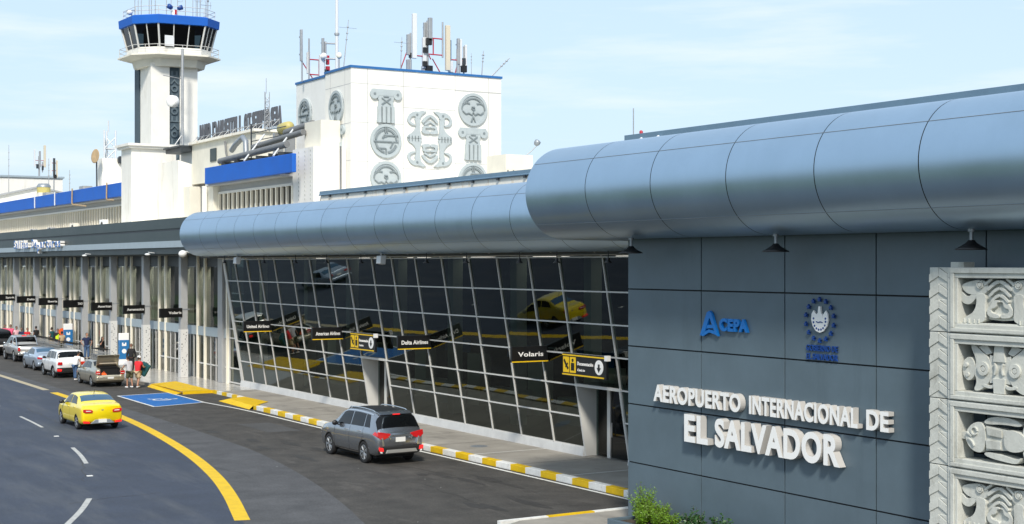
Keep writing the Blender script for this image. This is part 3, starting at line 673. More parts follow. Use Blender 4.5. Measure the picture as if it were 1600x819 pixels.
for k, (i, j) in enumerate(DOORS):
    y1, y0 = MUL[i] + .1, MUL[j] + .12; z0, z1 = 3.02, 3.80; x = 27.45
    t = thing('door_sign', ['black and yellow pictogram sign over the far glass door', 'black and yellow pictogram sign over the near glass door'][k], 'sign', (x, (y0 + y1) / 2, z0), 'pictogram signs over the glass doors')
    b = MB(); b.box(x, x + .09, y0, y1, z0, z1); b.build('board', 'signblack', t)
    L = y1 - y0; O = (x - .001, y1, z0)
    b = MB(); b.prism([(0, .70), (L * .95, .70), (L * .95, .745), (0, .745)], O, XF, UP, W_, 0, .02); b.prism([(.0, .03), (L * .95, .03), (L * .95, .075), (0, .075)], O, XF, UP, W_, 0, .02)
    b.prism([(.04, .12), (.40, .12), (.40, .66), (.04, .66)], O, XF, UP, W_, 0, .01); b.prism([(.46, .12), (.82, .12), (.82, .66), (.46, .66)], O, XF, UP, W_, 0, .01); b.build('yellow_panels', 'signyellow', t)
    b = MB(); b.prism(stroke([(.10, .56), (.22, .40), (.36, .24)], .09), O, XF, UP, W_, .01, .016); b.prism(stroke([(.20, .30), (.34, .44)], .06), O, XF, UP, W_, .01, .018)
    b.prism([(.54, .2), (.74, .2), (.74, .46), (.54, .46)], O, XF, UP, W_, .01, .016); b.prism(circle(.06, 10, .64, .55), O, XF, UP, W_, .01, .016); b.build('pictogram', 'signblack', t)
    b = MB(); lettering(b, 'Documentación', (x - .001, y1 - .92, z0 + .40), XF, UP, W_, L * .36, .12, .01, .01); b.build('lettering', 'letterwhite', t); b = MB(); lettering(b, 'Check-in', (x - .001, y1 - .92, z0 + .20), XF, UP, W_, L * .17, .08, .01, .005); b.build('lettering', 'letterwhite', t)
    b = MB(); b.prism(circle(.25, 24, L * .84, .39), O, XF, UP, W_, 0, .01); b.build('arrow_disc', 'letterwhite', t)
    b = MB(); b.prism([(L * .84 - .05, .50), (L * .84 + .05, .50), (L * .84 + .05, .38), (L * .84 + .12, .38), (L * .84, .22), (L * .84 - .12, .38), (L * .84 - .05, .38)], O, XF, UP, W_, .01, .018); b.build('arrow', 'signblack', t)
    b = MB(); b.box(x - .1, x + .05, y0 - .18, y0 - .02, 3.66, 3.84); b.build('sensor', 'letterwhite', t)
# floodlights and spots under the long canopy
for k, y in enumerate((70.4, 53.6)):
    t = thing('floodlight', ['white box floodlight under the long canopy near its far end', 'white box floodlight under the long canopy, halfway along'][k], 'floodlight', (26.1, y, 6.9), 'white floodlights under the long canopy')
    b = MB(); b.tube([(26.1, y, 7.35), (26.1, y, 7.22)], .03, 6); b.build('bracket', 'steel', t)
    b = MB(); b.add([(25.95, y - .2, 6.9), (26.2, y - .2, 6.86), (26.2, y + .2, 6.86), (25.95, y + .2, 6.9), (25.98, y - .2, 7.22), (26.25, y - .2, 7.24), (26.25, y + .2, 7.24), (25.98, y + .2, 7.22)], [(0, 3, 2, 1), (4, 5, 6, 7), (0, 1, 5, 4), (1, 2, 6, 5), (2, 3, 7, 6), (3, 0, 4, 7)]); b.build('housing', 'antenna', t, bevel=.02)
SP = [72.8, 67.2, 63.2, 59.6, 56.0, 50.0, 46.8, 43.0, 40.6, 37.6]
for k, y in enumerate(SP):
    t = thing('spotlight', 'small black spotlight hanging under the long canopy before the tilted glass', 'spotlight', (26.3, y, 6.9), 'small spotlights under the long canopy')
    b = MB(); b.tube([(26.3, y, 7.32), (26.3, y, 7.08)], .018, 5); b.build('stem', 'black', t)
    b = MB(); b.lathe([(.05, .16), (.06, .06), (.13, .0), (.12, -.01), (.02, .02)], (26.3, y, 6.93), UP, 10); b.build('lamp_shade', 'black', t)

# ------------------------------------------------------------------ departures hall (left) with its fascia
t = thing('departures_hall', 'long departures hall with grey columns, cream glazing fins and a dark stepped fascia', 'terminal building', (28.4, 115, .15))
Y0, Y1 = 77.9, 165
b = MB()   # stepped fascia
b.box(26.6, 26.95, 76.85, Y1, 8.96, 9.56)
b.box(26.45, 26.8, 76.85, Y1, 8.23, 8.82); b.build('fascia', 'dkgreen', t)
b = MB(); b.box(26.68, 27.0, 76.85, Y1, 8.82, 8.96); b.box(26.8, 27.0, 76.85, Y1, 8.80, 9.06); b.build('fascia_step', 'dkgrey', t)
b = MB(); b.box(26.32, 26.8, 76.85, Y1, 7.84, 8.22); b.build('light_band', 'bandgrey', t)
b = MB(); b.box(26.52, 26.8, 76.85, Y1, 7.47, 7.835); b.build('lower_band', 'dkgreen', t)
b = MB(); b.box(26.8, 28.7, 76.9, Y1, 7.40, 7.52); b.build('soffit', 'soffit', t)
b = MB(); b.box(26.95, 34, 76.9, Y1, 9.2, 9.34); b.build('roof_slab', 'offwhite', t)
b = MB(); b.box(28.34, 28.6, Y0, Y1, 6.72, 7.40); b.build('header', 'dkgrey', t)
b = MB(); b.box(28.24, 28.5, Y0, Y1, 2.68, 3.20); b.build('spandrel_band', 'bandgrey', t)
b = MB(); b.add([(28.32, Y0, .16), (28.32, Y1, .16), (28.32, Y1, 2.68), (28.32, Y0, 2.68), (28.32, Y0, 3.2), (28.32, Y1, 3.2), (28.32, Y1, 6.72), (28.32, Y0, 6.72)], [(0, 3, 2, 1), (4, 7, 6, 5)]); b.build('glazing', 'hallglass', t)
CY = [83.24 + 7.43 * i for i in range(11)]
for y in CY:
    b = MB(); b.box(27.3, 27.72, y - .21, y + .21, .15, 7.41)
    c = b.build('column', 'greycol', t, bevel=.02)
    if y < 100:
        b = MB(); rr = random.Random(int(y)); b.box(27.285, 27.74, y - .225, y + .225, .16, 3.0); w1 = b.build('column_wrap', 'bandpale', c)
        b = MB()
        for k in range(26):
            zz = .3 + k * .1; xx = rr.uniform(27.32, 27.66); ww = rr.uniform(.02, .07)
            b.box(xx, xx + ww, y - .229, y - .2255, zz, zz + rr.uniform(.02, .07)); yy = y + rr.uniform(-.16, .1); b.box(27.280, 27.2848, yy, yy + ww, zz, zz + rr.uniform(.02, .07))
        b.build('wrap_print', 'dkgrey2', c)
b = MB()
for i, y in enumerate([y for y in CY]):
    for q in (2.0, -.41, -1.72): b.box(28.20, 28.56, y + q - .10, y + q + .10, .15, 7.39)
b.box(28.22, 28.5, 77.75, 77.92, .15, 7.40)
b.build('fins', 'cream', t)
b = MB(); b.box(28.1, 28.55, 78.2, 78.95, .15, 7.4); b.build('end_pier', 'greycol', t, bevel=.02)
b = MB()
for y in CY:
    b.box(28.28, 28.4, y - 1.63, y - .5, 1.0, 1.08); b.box(28.28, 28.4, y - 5.34, y - 1.81, 1.0, 1.07)
    for q in (-2.6, -3.5, -4.4): b.box(28.28, 28.4, y + q - .03, y + q + .03, .16, 2.68)
    b.box(28.28, 28.4, y + .35, y + .42, .16, 2.68); b.box(28.28, 28.4, y + 1.0, y + 1.07, .16, 2.68)
b.build('window_bars', 'frame', t)
b = MB(); b.box(28.6, 38, Y0, Y1, .0, .155); b.build('hall_floor', 'floorin', t)
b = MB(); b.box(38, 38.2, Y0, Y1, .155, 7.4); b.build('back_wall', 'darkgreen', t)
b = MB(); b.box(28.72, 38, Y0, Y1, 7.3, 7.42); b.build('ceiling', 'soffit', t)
for y in CY:
    b = MB(); b.box(28.75, 29.15, y - 5.2, y + 2.0, 7.24, 7.295); b.build('fill_light', 'fillglow', t)  # added fill strips that light the cream fins from inside
b = MB(); rr = random.Random(5)
for y in CY:
    for x, q in ((30.6, .9), (34.4, -2.4)): b = MB(); b.box(x, x + .4, y + q, y + q + .4, .155, 7.3); b.build('interior_column', 'cream', t)
b = MB()
for y in CY[4:]: b.box(31, 31.2, y - 1.5, y + .2, 4.2, 6.6); b.box(31.4, 31.6, y + 2.2, y + 3.4, 5.0, 6.7)
b.build('hanging_banners', 'letterwhite', t)
b = MB(); b.box(29.2, 29.3, 79.1, 81.1, 3.25, 6.6); b.build('wall_poster', 'khaki', t)
# raised two-sided channel letters on the fascia
t = thing('fascia_lettering', 'blue and white channel letters on the dark fascia, too oblique to read easily', 'lettering', (26.2, 114, 8))
for s, a, c in (('Salidas', 122.2, 117.0), ('Departures', 115.9, 106.6)):
    n = len(s); st = (a - c) / n
    for i, ch in enumerate(s):
        b = MB(); ref = text_mesh(ch, .02, .5); ys_ = [v.co.y for v in ref.vertices]; hh = (max(ys_) - min(ys_)); er = text_mesh('E', .02, .5); eh = max(v.co.y for v in er.vertices) - min(v.co.y for v in er.vertices)
        base = 8.13 + min(0, min(ys_) / eh * .66)
        wd = st * (.34 if ch in 'il' else .74)
        me = ref; lettering(b, ch, (26.44, a - st * i, base), XF, UP, W_, wd, .66, .32, .02)
        b.m = [1 if abs(Vector(b.v[f[1]]).x - Vector(b.v[f[0]]).x) + abs(Vector(b.v[f[2]]).x - Vector(b.v[f[1]]).x) > .01 else 0 for f in b.f]
        b.build('letter', ['letterblue', 'sidewhite'], t)
# airline boards on the columns
G2 = 'black airline boards on the departures hall columns'
for i, s in enumerate(('Volaris', 'Aeromexico', 'American', 'TAO', 'Iberia', 'Delta', 'Spirit')):
    y = CY[i] - .3
    flag_sign('airline_board', 'black board on a departures hall column reading ' + s, s, 25.6, 27.35, y + .1, 3.74, 4.28, G2, ang=R(26), stripe=False, right=True)
# floodlights on the fascia edge
for k, y in enumerate((79.0, 85.6, 100.0)):
    t = thing('dome_camera', ['white dome camera and arm tucked under the end of the long canopy', 'small white dome light under the dark fascia, above the second column', 'small white dome light under the dark fascia farther along the hall'][k], 'camera', (26.1, y, 7.2), 'white domes under the fascia')
    b = MB(); b.tube([(26.7, y, 7.50), (26.5, y, 7.54), (26.1, y - .1, 7.58)], .06 if k == 0 else .03, 6); b.build('arm', 'antenna', t)
    b = MB(); b.ball((26.05, y - .1, 7.45), (.24, .24, .2) if k == 0 else (.16, .22, .07)); b.build('dome', 'letterwhite', t)

# ------------------------------------------------------------------ upper storeys
def office(name, label, y0, y1, xf=31.0):
    t = thing(name, label, 'building', (xf + 1, (y0 + y1) / 2, 9.2))
    b = MB(); b.box(xf, xf + .25, y0 - (2.35 if y0 < 80 else 0), y1, 12.0, 13.05); b.build('blue_parapet', 'blue', t, bevel=.03)
    b = MB(); b.box(xf + .26, xf + 10, y0, y1, 12.55, 12.7); b.build('roof', 'offwhite', t)
    b = MB(); b.box(xf + 1.02, xf + 1.3, y0, y1, 11.52, 12.5); b.box(xf + .26, xf + 1.3, y0, y1, 11.9, 12.04); b.build('upper_wall', 'greycol', t)
    b = MB(); b.box(xf + .9, xf + 1.2, y0, y1, 11.38, 11.53); b.box(xf + .9, xf + 1.2, y0, y1, 9.86, 10.0); b.build('window_frame', 'frame', t)
    b = MB(); b.box(xf + .98, xf + 1.3, y0, y1, 9.2, 9.87); b.build('lower_wall', 'offwhite', t)
    b = MB(); n = int((y1 - y0) / .78); k = [y0 + (y1 - y0) * i / n for i in range(n + 1)]
    for y in k: b.box(xf + .93, xf + 1.15, y - .06, y + .06, 10.0, 11.38)
    b.build('mullions', 'cream', t)
    b = MB(); b.add([(xf + 1.08, y0, 10), (xf + 1.08, y1, 10), (xf + 1.08, y1, 11.4), (xf + 1.08, y0, 11.4)], [(0, 3, 2, 1)]); b.build('glazing', 'upglass', t)
    rr = random.Random(int(y0)); b = MB()
    for a, c in zip(k, k[1:]):
        if rr.random() < .7: b.box(xf + 1.25, xf + 1.27, a, c - .02, 10.0 + (0 if rr.random() < .8 else .6), 11.4)
    b.build('curtains', 'curtain', t)
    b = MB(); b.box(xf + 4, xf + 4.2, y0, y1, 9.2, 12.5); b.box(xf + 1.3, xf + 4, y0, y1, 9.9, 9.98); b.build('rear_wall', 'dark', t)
    return t
office('office_storey', 'upper office storey with curtained windows under a blue parapet beside the carved block', 77.3, 89.5)
office('office_storey', 'long upper storey with striped windows under a blue parapet at the far left', 108.4, 165)
# clutter on the far ledge
for i, (y, x, s, h) in enumerate(((113.5, 30.9, .6, .85), (121.8, 30.7, .8, .75), (130, 30.8, .7, .6), (136.8, 30.8, .7, .6))):
    t = thing('air_conditioner', ['white air conditioner unit nearest on the ledge below the far striped windows', 'wide cream air conditioner unit on the ledge below the far windows', 'dark air conditioner unit on the ledge below the far windows', 'farthest dark air conditioner unit on the ledge'][i], 'air conditioner', (x, y, 9.34), 'air conditioners on the ledge')
    b = MB(); b.box(x, x + .4, y - s, y + s, 9.34, 9.5 + h); b.build('housing', ['letterwhite', 'offwhite', 'greycol', 'greycol'][i], t, bevel=.03)
    b = MB(); b.lathe([(.0, .0), (.26, .0), (.28, .02), (.28, -.01)], (x - .012, y - s * .3, 9.48 + h / 2), (-1, 0, 0), 14); b.build('fan', 'black', t)
    b = MB(); b.box(x + .05, x + .3, y - s + .1, y + s - .1, 9.34, 9.36); b.build('base', 'steel', t)
for i, (y, z0) in enumerate(((112.0, 10.8), (122.5, 11.4), (136.0, 12.0), (128.5, 11.0))):
    b = MB(); b.tube([(30.92, y, 13.2), (30.9, y, 12.0), (30.95, y, 11.85), (31.0, y - 1.5 if i == 0 else y - 4.0, 11.8 if i == 0 else 11.6)] if i < 2 else [(30.93, y, 13.15), (30.93, y, 12.0)], .06, 6)
    tag(b.build('drain_pipe', ['rustdish', 'rustdish', 'antenna', 'antenna'][i]), ['rusty pipe bent over the blue parapet beside the stair tower', 'rusty pipe running under the far blue parapet', 'pale pipe on the far blue parapet at the far left', 'pale pipe on the far blue parapet right of the yellow tank'][i], 'pipe')
# stair tower and annex
t = thing('stair_tower', 'plain white stair tower with a thin coping, in front of the control tower', 'tower', (32.7, 107, 9.3))
b = MB(); b.box(31.0, 34.38, 105.7, 108.3, 9.3, 15.45); b.build('walls', 'white', t)
b = MB(); b.box(30.75, 34.6, 105.45, 108.55, 15.45, 15.62); b.box(30.62, 34.72, 105.3, 108.7, 15.62, 15.8); b.build('coping', 'white', t)
t = thing('annex_block', 'low white block with a sloping top between stair tower and blue parapet', 'building', (32.5, 95, 9.3))
b = MB(); b.prism([(33.0, 9.3), (36.6, 9.3), (36.6, 13.4), (33.0, 14.35)], (0, 101.0, 0), (1, 0, 0), UP, (0, -1, 0), -4.6, 0); b.build('walls', 'white', t)
b = MB(); b.box(33.4, 34.2, 99.6, 100.98, 9.3, 12.4); b.build('bay_wall', 'offwhite', t)
b = MB(); b.box(31.6, 32.6, 89.6, 91.0, 9.3, 11.9); b.build('side_bay', 'offwhite', t)
b = MB(); b.box(31.25, 31.5, 90.55, 90.8, 9.3, 11.95); b.box(31.25, 31.55, 89.6, 90.1, 11.9, 12.05); b.build('pilaster', 'white', t)

# ------------------------------------------------------------------ carved block
t = thing('relief_block', 'tall white block with grey carved discs, columns and birds on its walls', 'building', (39, 79, 9))
b = MB(); b.box(34, 43.79, 73.7, 77.22, 9, 17.90); b.build('walls', 'white', t)
b = MB(); b.box(34.12, 43.79, 77.22, 81.85, 9, 17.78); b.build('rear_walls', 'whitestreak', t)
b = MB(); b.box(33.94, 43.85, 73.64, 77.28, 17.90, 18.03); b.box(34.06, 43.85, 77.285, 81.9, 17.78, 17.91); b.build('coping', 'bluecap', t)
b = MB()
for x in (35.02, 37.28, 40.66, 42.91): b.box(x - .012, x + .012, 73.692, 73.70, 9, 17.9)
for z, x0, x1 in [(17.04, 34, 43.79), (14.85, 34, 37.27), (15.83, 37.3, 40.65), (12.65, 34, 37.27), (12.35, 37.3, 40.65), (17.0, 40.68, 43.79), (12.75, 40.68, 43.79)]: b.box(x0, x1, 73.693, 73.70, z - .01, z + .01)
for y in (74.5, 76.5): b.box(33.993, 34, y - .01, y + .01, 9, 17.9)
for z in (17.0, 14.8, 12.7): b.box(33.994, 34, 73.72, 77.2, z - .01, z + .01)
b.build('panel_joints', 'greycol', t)
class Rel:
    def __init__(s, O, U, Wn): s.b = MB(); s.O, s.U, s.W = O, U, Wn; s.k = 0
    def P(s, pts, d=.10, mm=0, mirror=False):
        pts = rounded(pts, 1) if mirror else pts
        for g in ((1, -1) if mirror else (1,)):
            s.b.prism([(x * g, y) for x, y in pts], s.O, s.U, UP, s.W, 0, d + .002 * (s.k % 10), mm); s.k += 1
def rel_column(r):
    r.P([(-.56, .0), (-.44, 1.30), (.44, 1.30), (.56, .0)], .10)
    r.P([(-.95, 1.62), (-.86, 1.86), (.86, 1.86), (.95, 1.62), (.70, 1.50), (-.70, 1.50)], .11); r.P(circle(.27, 20, -.72, 1.56), .13); r.P(circle(.27, 20, .72, 1.56), .13)
    r.P([(-.5, 1.26), (-.5, 1.55), (.5, 1.55), (.5, 1.26)], .09)
    for x in (-.42, -.14, .14, .42): r.P([(x - .10, -.03), (x - .09, .88), (x + .09, .88), (x + .10, -.03)], .15)
    for x in (-.28, 0, .28): r.P(stroke([(x, .05), (x, .88)], .045), .125, 1)
    r.P(circle(.08, 10, -.72, 1.58), .15, 1); r.P(circle(.08, 10, .72, 1.58), .15, 1)
    r.P(stroke([(-.28, 1.36), (.28, 1.0)], .06), .14, 1); r.P(stroke([(.28, 1.36), (-.28, 1.0)], .06), .145, 1); r.P(stroke([(-.16, 1.44), (.16, 1.44)], .04), .14, 1)
def rel_disc(r, kind):
    r.P(circle(.96, 40), .08); r.P(arc(.80, .96, 0, 359.9, 40), .13)
    if kind == 0:
        D = .135
        r.P(arc(.60, .70, 100, 175, 12), D, 1); r.P(arc(.60, .70, 5, 80, 12), D, 1); r.P(arc(.6, .7, 190, 260), D, 1); r.P(arc(.6, .7, 280, 340), D, 1)
        for p in ([(-.06, .45), (-.06, .80)], [(.06, .45), (.06, .8)], [(-.78, -.04), (.36, -.04)], [(-.24, .15), (-.12, .32), (.74, .32)], [(.76, -.04), (.46, -.04), (.26, -.40)], [(-.6, -.42), (-.05, -.42)], [(0, -.42), (0, -.80)], [(.1, .30), (-.2, .2)]): r.P(stroke(p, .06), D + .004, 1)
    else:
        D = .135
        r.P(arc(.62, .70, 35, 145, 18), D, 1); r.P(arc(.32, .40, 60, 190, 12, -.42, .02), D, 1); r.P(arc(.32, .40, -10, 120, 12, .42, .02), D, 1)
        for p in ([(-.7, -.12), (-.5, -.28), (-.3, -.22), (-.1, -.32), (0, -.16), (.1, -.32), (.3, -.22), (.5, -.28), (.7, -.12)], [(-.12, .06), (.0, -.04), (.12, .06)], [(0, -.42), (-.14, -.74)], [(0, -.42), (.14, -.74)], [(-.1, .14), (.1, .14)]): r.P(stroke(p, .06), D + .004, 1)
def rel_birds(r, flip=False):
    s = -1 if flip else 1
    def F(pts, d=.11, mm=0): r.P([(x, y * s) for x, y in pts], d, mm, True)
    F([(-1.48, .62), (-1.30, .40), (-1.05, .34), (-.9, .4), (-1.2, .5), (-1.32, .66), (-1.2, .86), (-.98, .90), (-.88, .74), (-.62, .76), (-.60, .94), (-.2, 1.22), (-.40, 1.18), (-.42, 1.24), (-.72, 1.16), (-1.05, 1.16), (-1.36, .95)])
    F([(-1.02, .86), (-.62, .80), (-.66, .3), (-.62, -.1), (-.5, -.40), (-1.48, -.40), (-1.40, -.2), (-1.1, -.05), (-.86, .3)], .10)
    F(stroke([(-.50, .55), (-.28, .80), (0, .96)], .16), .12); F(stroke([(-.36, .42), (0, .62)], .10), .10)
    F([(-.55, .0), (-.40, -.10), (0, -.10), (0, .06), (-.30, .08), (-.34, .24), (0, .24), (0, .36), (-.46, .36), (-.46, .14)], .11)
    F(circle(.07, 10, -.84, .98), .135, 1)
    for i in range(4): F(stroke([(-1.36 + i * .2, -.24), (-1.36 + i * .2, -.40)], .04), .135, 1)
NY = (0, -1, 0)
def rel(name, O, U, Wn, fn, *a):
    r = Rel(O, U, Wn); fn(r, *a); r.b.build(name, ['relief', 'reliefdark'], t)
rel('carved_column', (36.14, 73.7, 14.92), YF, NY, rel_column); rel('carved_disc', (36.14, 73.7, 13.86), YF, NY, rel_disc, 0); rel('carved_disc', (36.14, 73.7, 11.75), YF, NY, rel_disc, 1)
rel('carved_birds', (38.96, 73.7, 14.48), YF, NY, rel_birds); rel('carved_birds', (38.96, 73.7, 13.70), YF, NY, rel_birds, True)
rel('carved_disc', (41.82, 73.7, 15.95), YF, NY, rel_disc, 1); rel('carved_column', (41.82, 73.7, 13.0), YF, NY, rel_column); rel('carved_disc', (41.82, 73.7, 11.85), YF, NY, rel_disc, 0)
rel('carved_disc', (34, 75.54, 15.82), XF, W_, rel_disc, 1); rel('carved_column', (34, 75.4, 12.9), XF, W_, rel_column); rel('carved_disc', (34, 75.4, 11.85), XF, W_, rel_disc, 1)
rel('carved_disc', (34.12, 80.35, 15.84), XF, W_, rel_disc, 0)
b = MB()
for p in ([(33.9, 75.2, 13.6), (33.9, 75.2, 14.5), (33.9, 77.5, 14.5)], [(33.6, 74.2, 13.5), (33.6, 74.2, 10.6), (32.4, 74.2, 10.6), (32.4, 74.2, 10.3)]): b.tube(p, .05, 6)
tag(b.build('drain_pipe', 'pipe'), 'thin grey pipes bent around the white service block', 'pipe')
# service block in front of the carved block
t = thing('service_block', 'cream service block with a studded strip, left of the carved block', 'building', (32.7, 76, 9.3))
b = MB(); b.box(32.0, 33.98, 74.3, 77.3, 9.3, 13.42); b.build('walls', 'white', t)
b = MB(); b.box(32.7, 33.9, 74.9, 77.2, 13.42, 15.0); b.build('upper_box', 'offwhite', t)
b = MB(); 
for k in range(16):
    for y in (74.7, 75.5, 76.4): b.box(31.985, 32.0, y - .05, y + .05, 9.5 + k * .245, 9.60 + k * .245)
b.build('studs', 'stone', t)
# stained parapet with its blue grey rail
t = thing('stained_parapet', 'rust stained cream parapet with a blue grey rail above the long canopy', 'parapet', (30, 58, 9.3))
b = MB(); b.box(30.0, 30.25, 36.4, 68.7, 9.3, 10.46); b.build('wall', 'rust', t)
b = MB(); b.box(29.92, 30.3, 36.4, 68.7, 10.465, 10.62); b.tube([(29.93, 36.4, 10.43), (29.93, 68.75, 10.43)], .04, 6); b.build('rail', 'steelblue', t)
b = MB()
for i in range(15): b.box(29.88, 29.998, 38 + i * 2.1, 38.1 + i * 2.1, 10.30, 10.40)
b.build('brackets', 'dkgrey', t)
b = MB(); b.box(30.25, 46, 36.4, 73.6, 9.0, 9.5); structure(b.build('roof_deck', 'offwhite'))
# hut with ladder and floodlight right of the carved block
t = thing('roof_hut', 'small off white roof hut with a ladder, right of the carved block', 'hut', (40.1, 66.8, 9.5))
b = MB(); b.box(39.5, 41.2, 66, 68, 9.5, 12.75); b.build('walls', 'offwhite', t)
b = MB()
for x in (39.6, 39.95): b.tube([(x, 65.93, 9.5), (x, 65.93, 11.9)], .03, 5)
for k in range(8): b.tube([(39.6, 65.93, 9.8 + k * .28), (39.95, 65.93, 9.8 + k * .28)], .02, 5)
b.build('ladder', 'black', t)
t = thing('floodlight', 'grey floodlight on a bent arm at the corner of the roof hut', 'floodlight', (41, 66, 12.75))
b = MB(); b.tube([(40.9, 66.2, 12.75), (41.2, 66.1, 13.0), (41.42, 66.0, 13.25)], .025, 5); b.build('arm', 'steel', t)
b = MB(); b.lathe([(.10, -.12), (.17, .0), (.17, .16), (.1, .2)], (41.45, 66, 13.4), (.3, -.4, .7), 10); b.build('head', 'alugrey', t)
# ------------------------------------------------------------------ roof house with the letter sign
t = thing('roof_house', 'cream rooftop house under the big letter sign, with pipes along its side', 'building', (36, 95, 12.6))
b = MB(); b.box(34.0, 39, 88.2, 100.9, 12.6, 15.45); b.build('walls', 'offwhite', t)
b = MB(); b.box(33.75, 39.2, 88.0, 101.1, 15.45, 15.62); b.build('coping', 'rust', t)
b = MB(); b.box(33.2, 39, 100.95, 104.5, 15.0, 15.3); b.box(33.05, 39, 100.92, 104.6, 15.3, 15.42); b.build('dark_eave', 'dkgrey', t)
b = MB(); b.box(34.2, 38.5, 101.2, 104.0, 12.6, 15.0); b.build('side_room', 'bandgrey', t)
b = MB(); b.box(33.94, 34.0, 95.7, 96.9, 14.0, 14.9); b.build('window', 'dkgreen', t)
b = MB(); b.box(33.7, 33.98, 93.2, 94.4, 13.2, 13.8); b.build('yellow_box', 'tank', t)
b = MB(); b.tube([(33.85, 93.6, 15.2), (33.85, 93.4, 14.4), (33.85, 93.0, 13.8)], .07, 6); b.build('conduit', 'pipe', t)
t = thing('rooftop_lettering', 'large rooftop letters seen from behind, propped on a steel frame', 'letter sign', (36, 97.4, 15.6))
s = 'AEROPUERTO INTERNACIONAL'; n = len(s); ya, yb = 89.0, 105.6; st = (yb - ya) / n
for i, ch in enumerate(s):
    if ch == ' ': continue
    b = MB(); lettering(b, ch, (36.0, ya + st * i, 16.05), (0, 1, 0), UP, (1, 0, 0), st * (.25 if ch == 'I' else .80), 1.28, .10, .05); b.build('letter', 'dkgrey2', t)
b = MB()
for z in (15.95, 16.4): b.tube([(35.9, ya, z), (35.9, yb, z)], .035, 5)
k = 0
y = ya
while y < yb:
    b.tube([(35.9, y, 15.6), (35.9, y, 16.5)], .025, 5); b.tube([(35.9, y, 16.4), (35.1, y, 15.62)], .022, 5); y += 1.36
b.build('steel_frame', 'steel', t)
def lattice(name, label, x, y, z0, z1, wd, m='steel', cat='mast'):
    t = thing(name, label, cat, (x, y, z0)); b = MB(); c = [(-wd, -wd), (wd, -wd), (0, wd)]
    for a in c: b.tube([(x + a[0], y + a[1], z0), (x + a[0], y + a[1], z1)], wd * .16, 5)
    b.build('legs', m, t); b = MB(); z = z0; k = 0
    while z < z1 - wd * 2:
        for i in range(3):
            a, d = c[i], c[(i + 1) % 3]; b.tube([(x + a[0], y + a[1], z), (x + d[0], y + d[1], z + wd * 2)], wd * .10, 4); b.tube([(x + a[0], y + a[1], z), (x + d[0], y + d[1], z)], wd * .1, 4)
        z += wd * 2.2
    b.build('bracing', m, t); b = MB(); b.tube([(x, y, z1 - .1), (x, y, z1 + .9)], wd * .12, 4); b.build('tip', m, t); return t
lattice('lattice_mast', 'slim steel lattice mast rising through the rooftop letters', 34.6, 88.0, 15.6, 18.0, .16)
# pipes on the roof above the blue parapet
t = thing('roof_pipes', 'bundle of fat grey insulated pipes running above the blue parapet', 'pipes', (32, 84, 13.1))
b = MB(); b.tube([(31.7, 88.6, 13.45), (31.7, 77.4, 13.75)], .19, 10); b.build('front_pipe', 'pipe', t)
b = MB(); b.tube([(32.4, 84.5, 14.1), (32.5, 76.9, 14.45)], .18, 10); b.build('middle_pipe', 'pipe', t)
b = MB(); b.tube([(32.6, 88.9, 14.2), (32.6, 88.3, 14.5), (32.6, 86.9, 14.9), (32.6, 86.4, 14.6), (32.6, 86.3, 13.5)], .18, 10); b.build('bent_pipe', 'alugrey', t)
b = MB(); b.tube([(33.1, 81, 14.75), (33.1, 76.9, 14.95)], .22, 10); b.build('rear_pipe', 'pipe', t)
for y in (87.5, 85.2, 83.5, 81.5, 79.5, 78): b = MB(); b.box(31.4, 33.4, y - .06, y + .06, 12.7, 13.35); b.build('support', 'dkgrey', t)
for y in (84.2, 79.5): b = MB(); b.tube([(31.1, y - 1.5, 13.1), (33.0, y, 14.9)], .06, 5); b.build('brace', 'antenna', t)
b = MB(); rr = random.Random(2)
for y in (86.2,): b.tube([(32.9, y, 12.7), (32.9, y, 15.7)], .05, 5)
for z in (14.6, 15.1): b.tube([(32.9, 86.2, z), (32.9, 80.5, z)], .03, 4)
b.build('handrail', 'dkgrey', t)
t = thing('water_tank', 'yellow rounded tank lying behind the roof pipes beside the carved block', 'tank', (34, 83, 14.6))
b = MB(); b.lathe([(0, -1.0), (.2, -.96), (.34, -.8), (.37, 0), (.34, .8), (.2, .96), (0, 1.0)], (34.3, 84.0, 15.35), (.1, 1, 0), 18); b.build('shell', 'tank', t)
b = MB(); b.box(33.9, 34.5, 82.9, 83.2, 12.7, 15.1); b.box(33.9, 34.5, 84.8, 85.1, 12.7, 15.1); b.build('cradle', 'steel', t)

# ------------------------------------------------------------------ control tower
CX, CYT = 43.55, 136.0
PLAN = [(-77, 15), (-55, -45), (-17, -65), (58, -50), (77, -15), (55, 45), (17, 65), (-58, 50)]
t = thing('control_tower', 'white control tower with a dark glazed cab under a bright blue roof band', 'control tower', (CX, CYT, 9))
def ocxy(r, k, rot=0, n=8):
    a, d = PLAN[k % 8]; a *= r / 77; d *= r / 77; return (CX + a * .953 + d * .304, CYT - a * .304 + d * .953)
PLAN_CW = False
def octa(prof, m, name, parent, rot=14.0, n=8, lo=0):
    b = MB(); v = []; f = []
    for r, z in prof:
        for k in range(n): v.append((*ocxy(r, k, rot, n), z))
    for i in range(len(prof) - 1):
        for k in range(n): f.append((i * n + k, i * n + (k + 1) % n, (i + 1) * n + (k + 1) % n, (i + 1) * n + k))
    f.append(tuple(reversed(range(n)))); f.append(tuple(range((len(prof) - 1) * n, len(prof) * n)))
    f = [tuple(reversed(q)) for q in f] if PLAN_CW else f
    b.add(v, f); return b.build(name, m, parent)
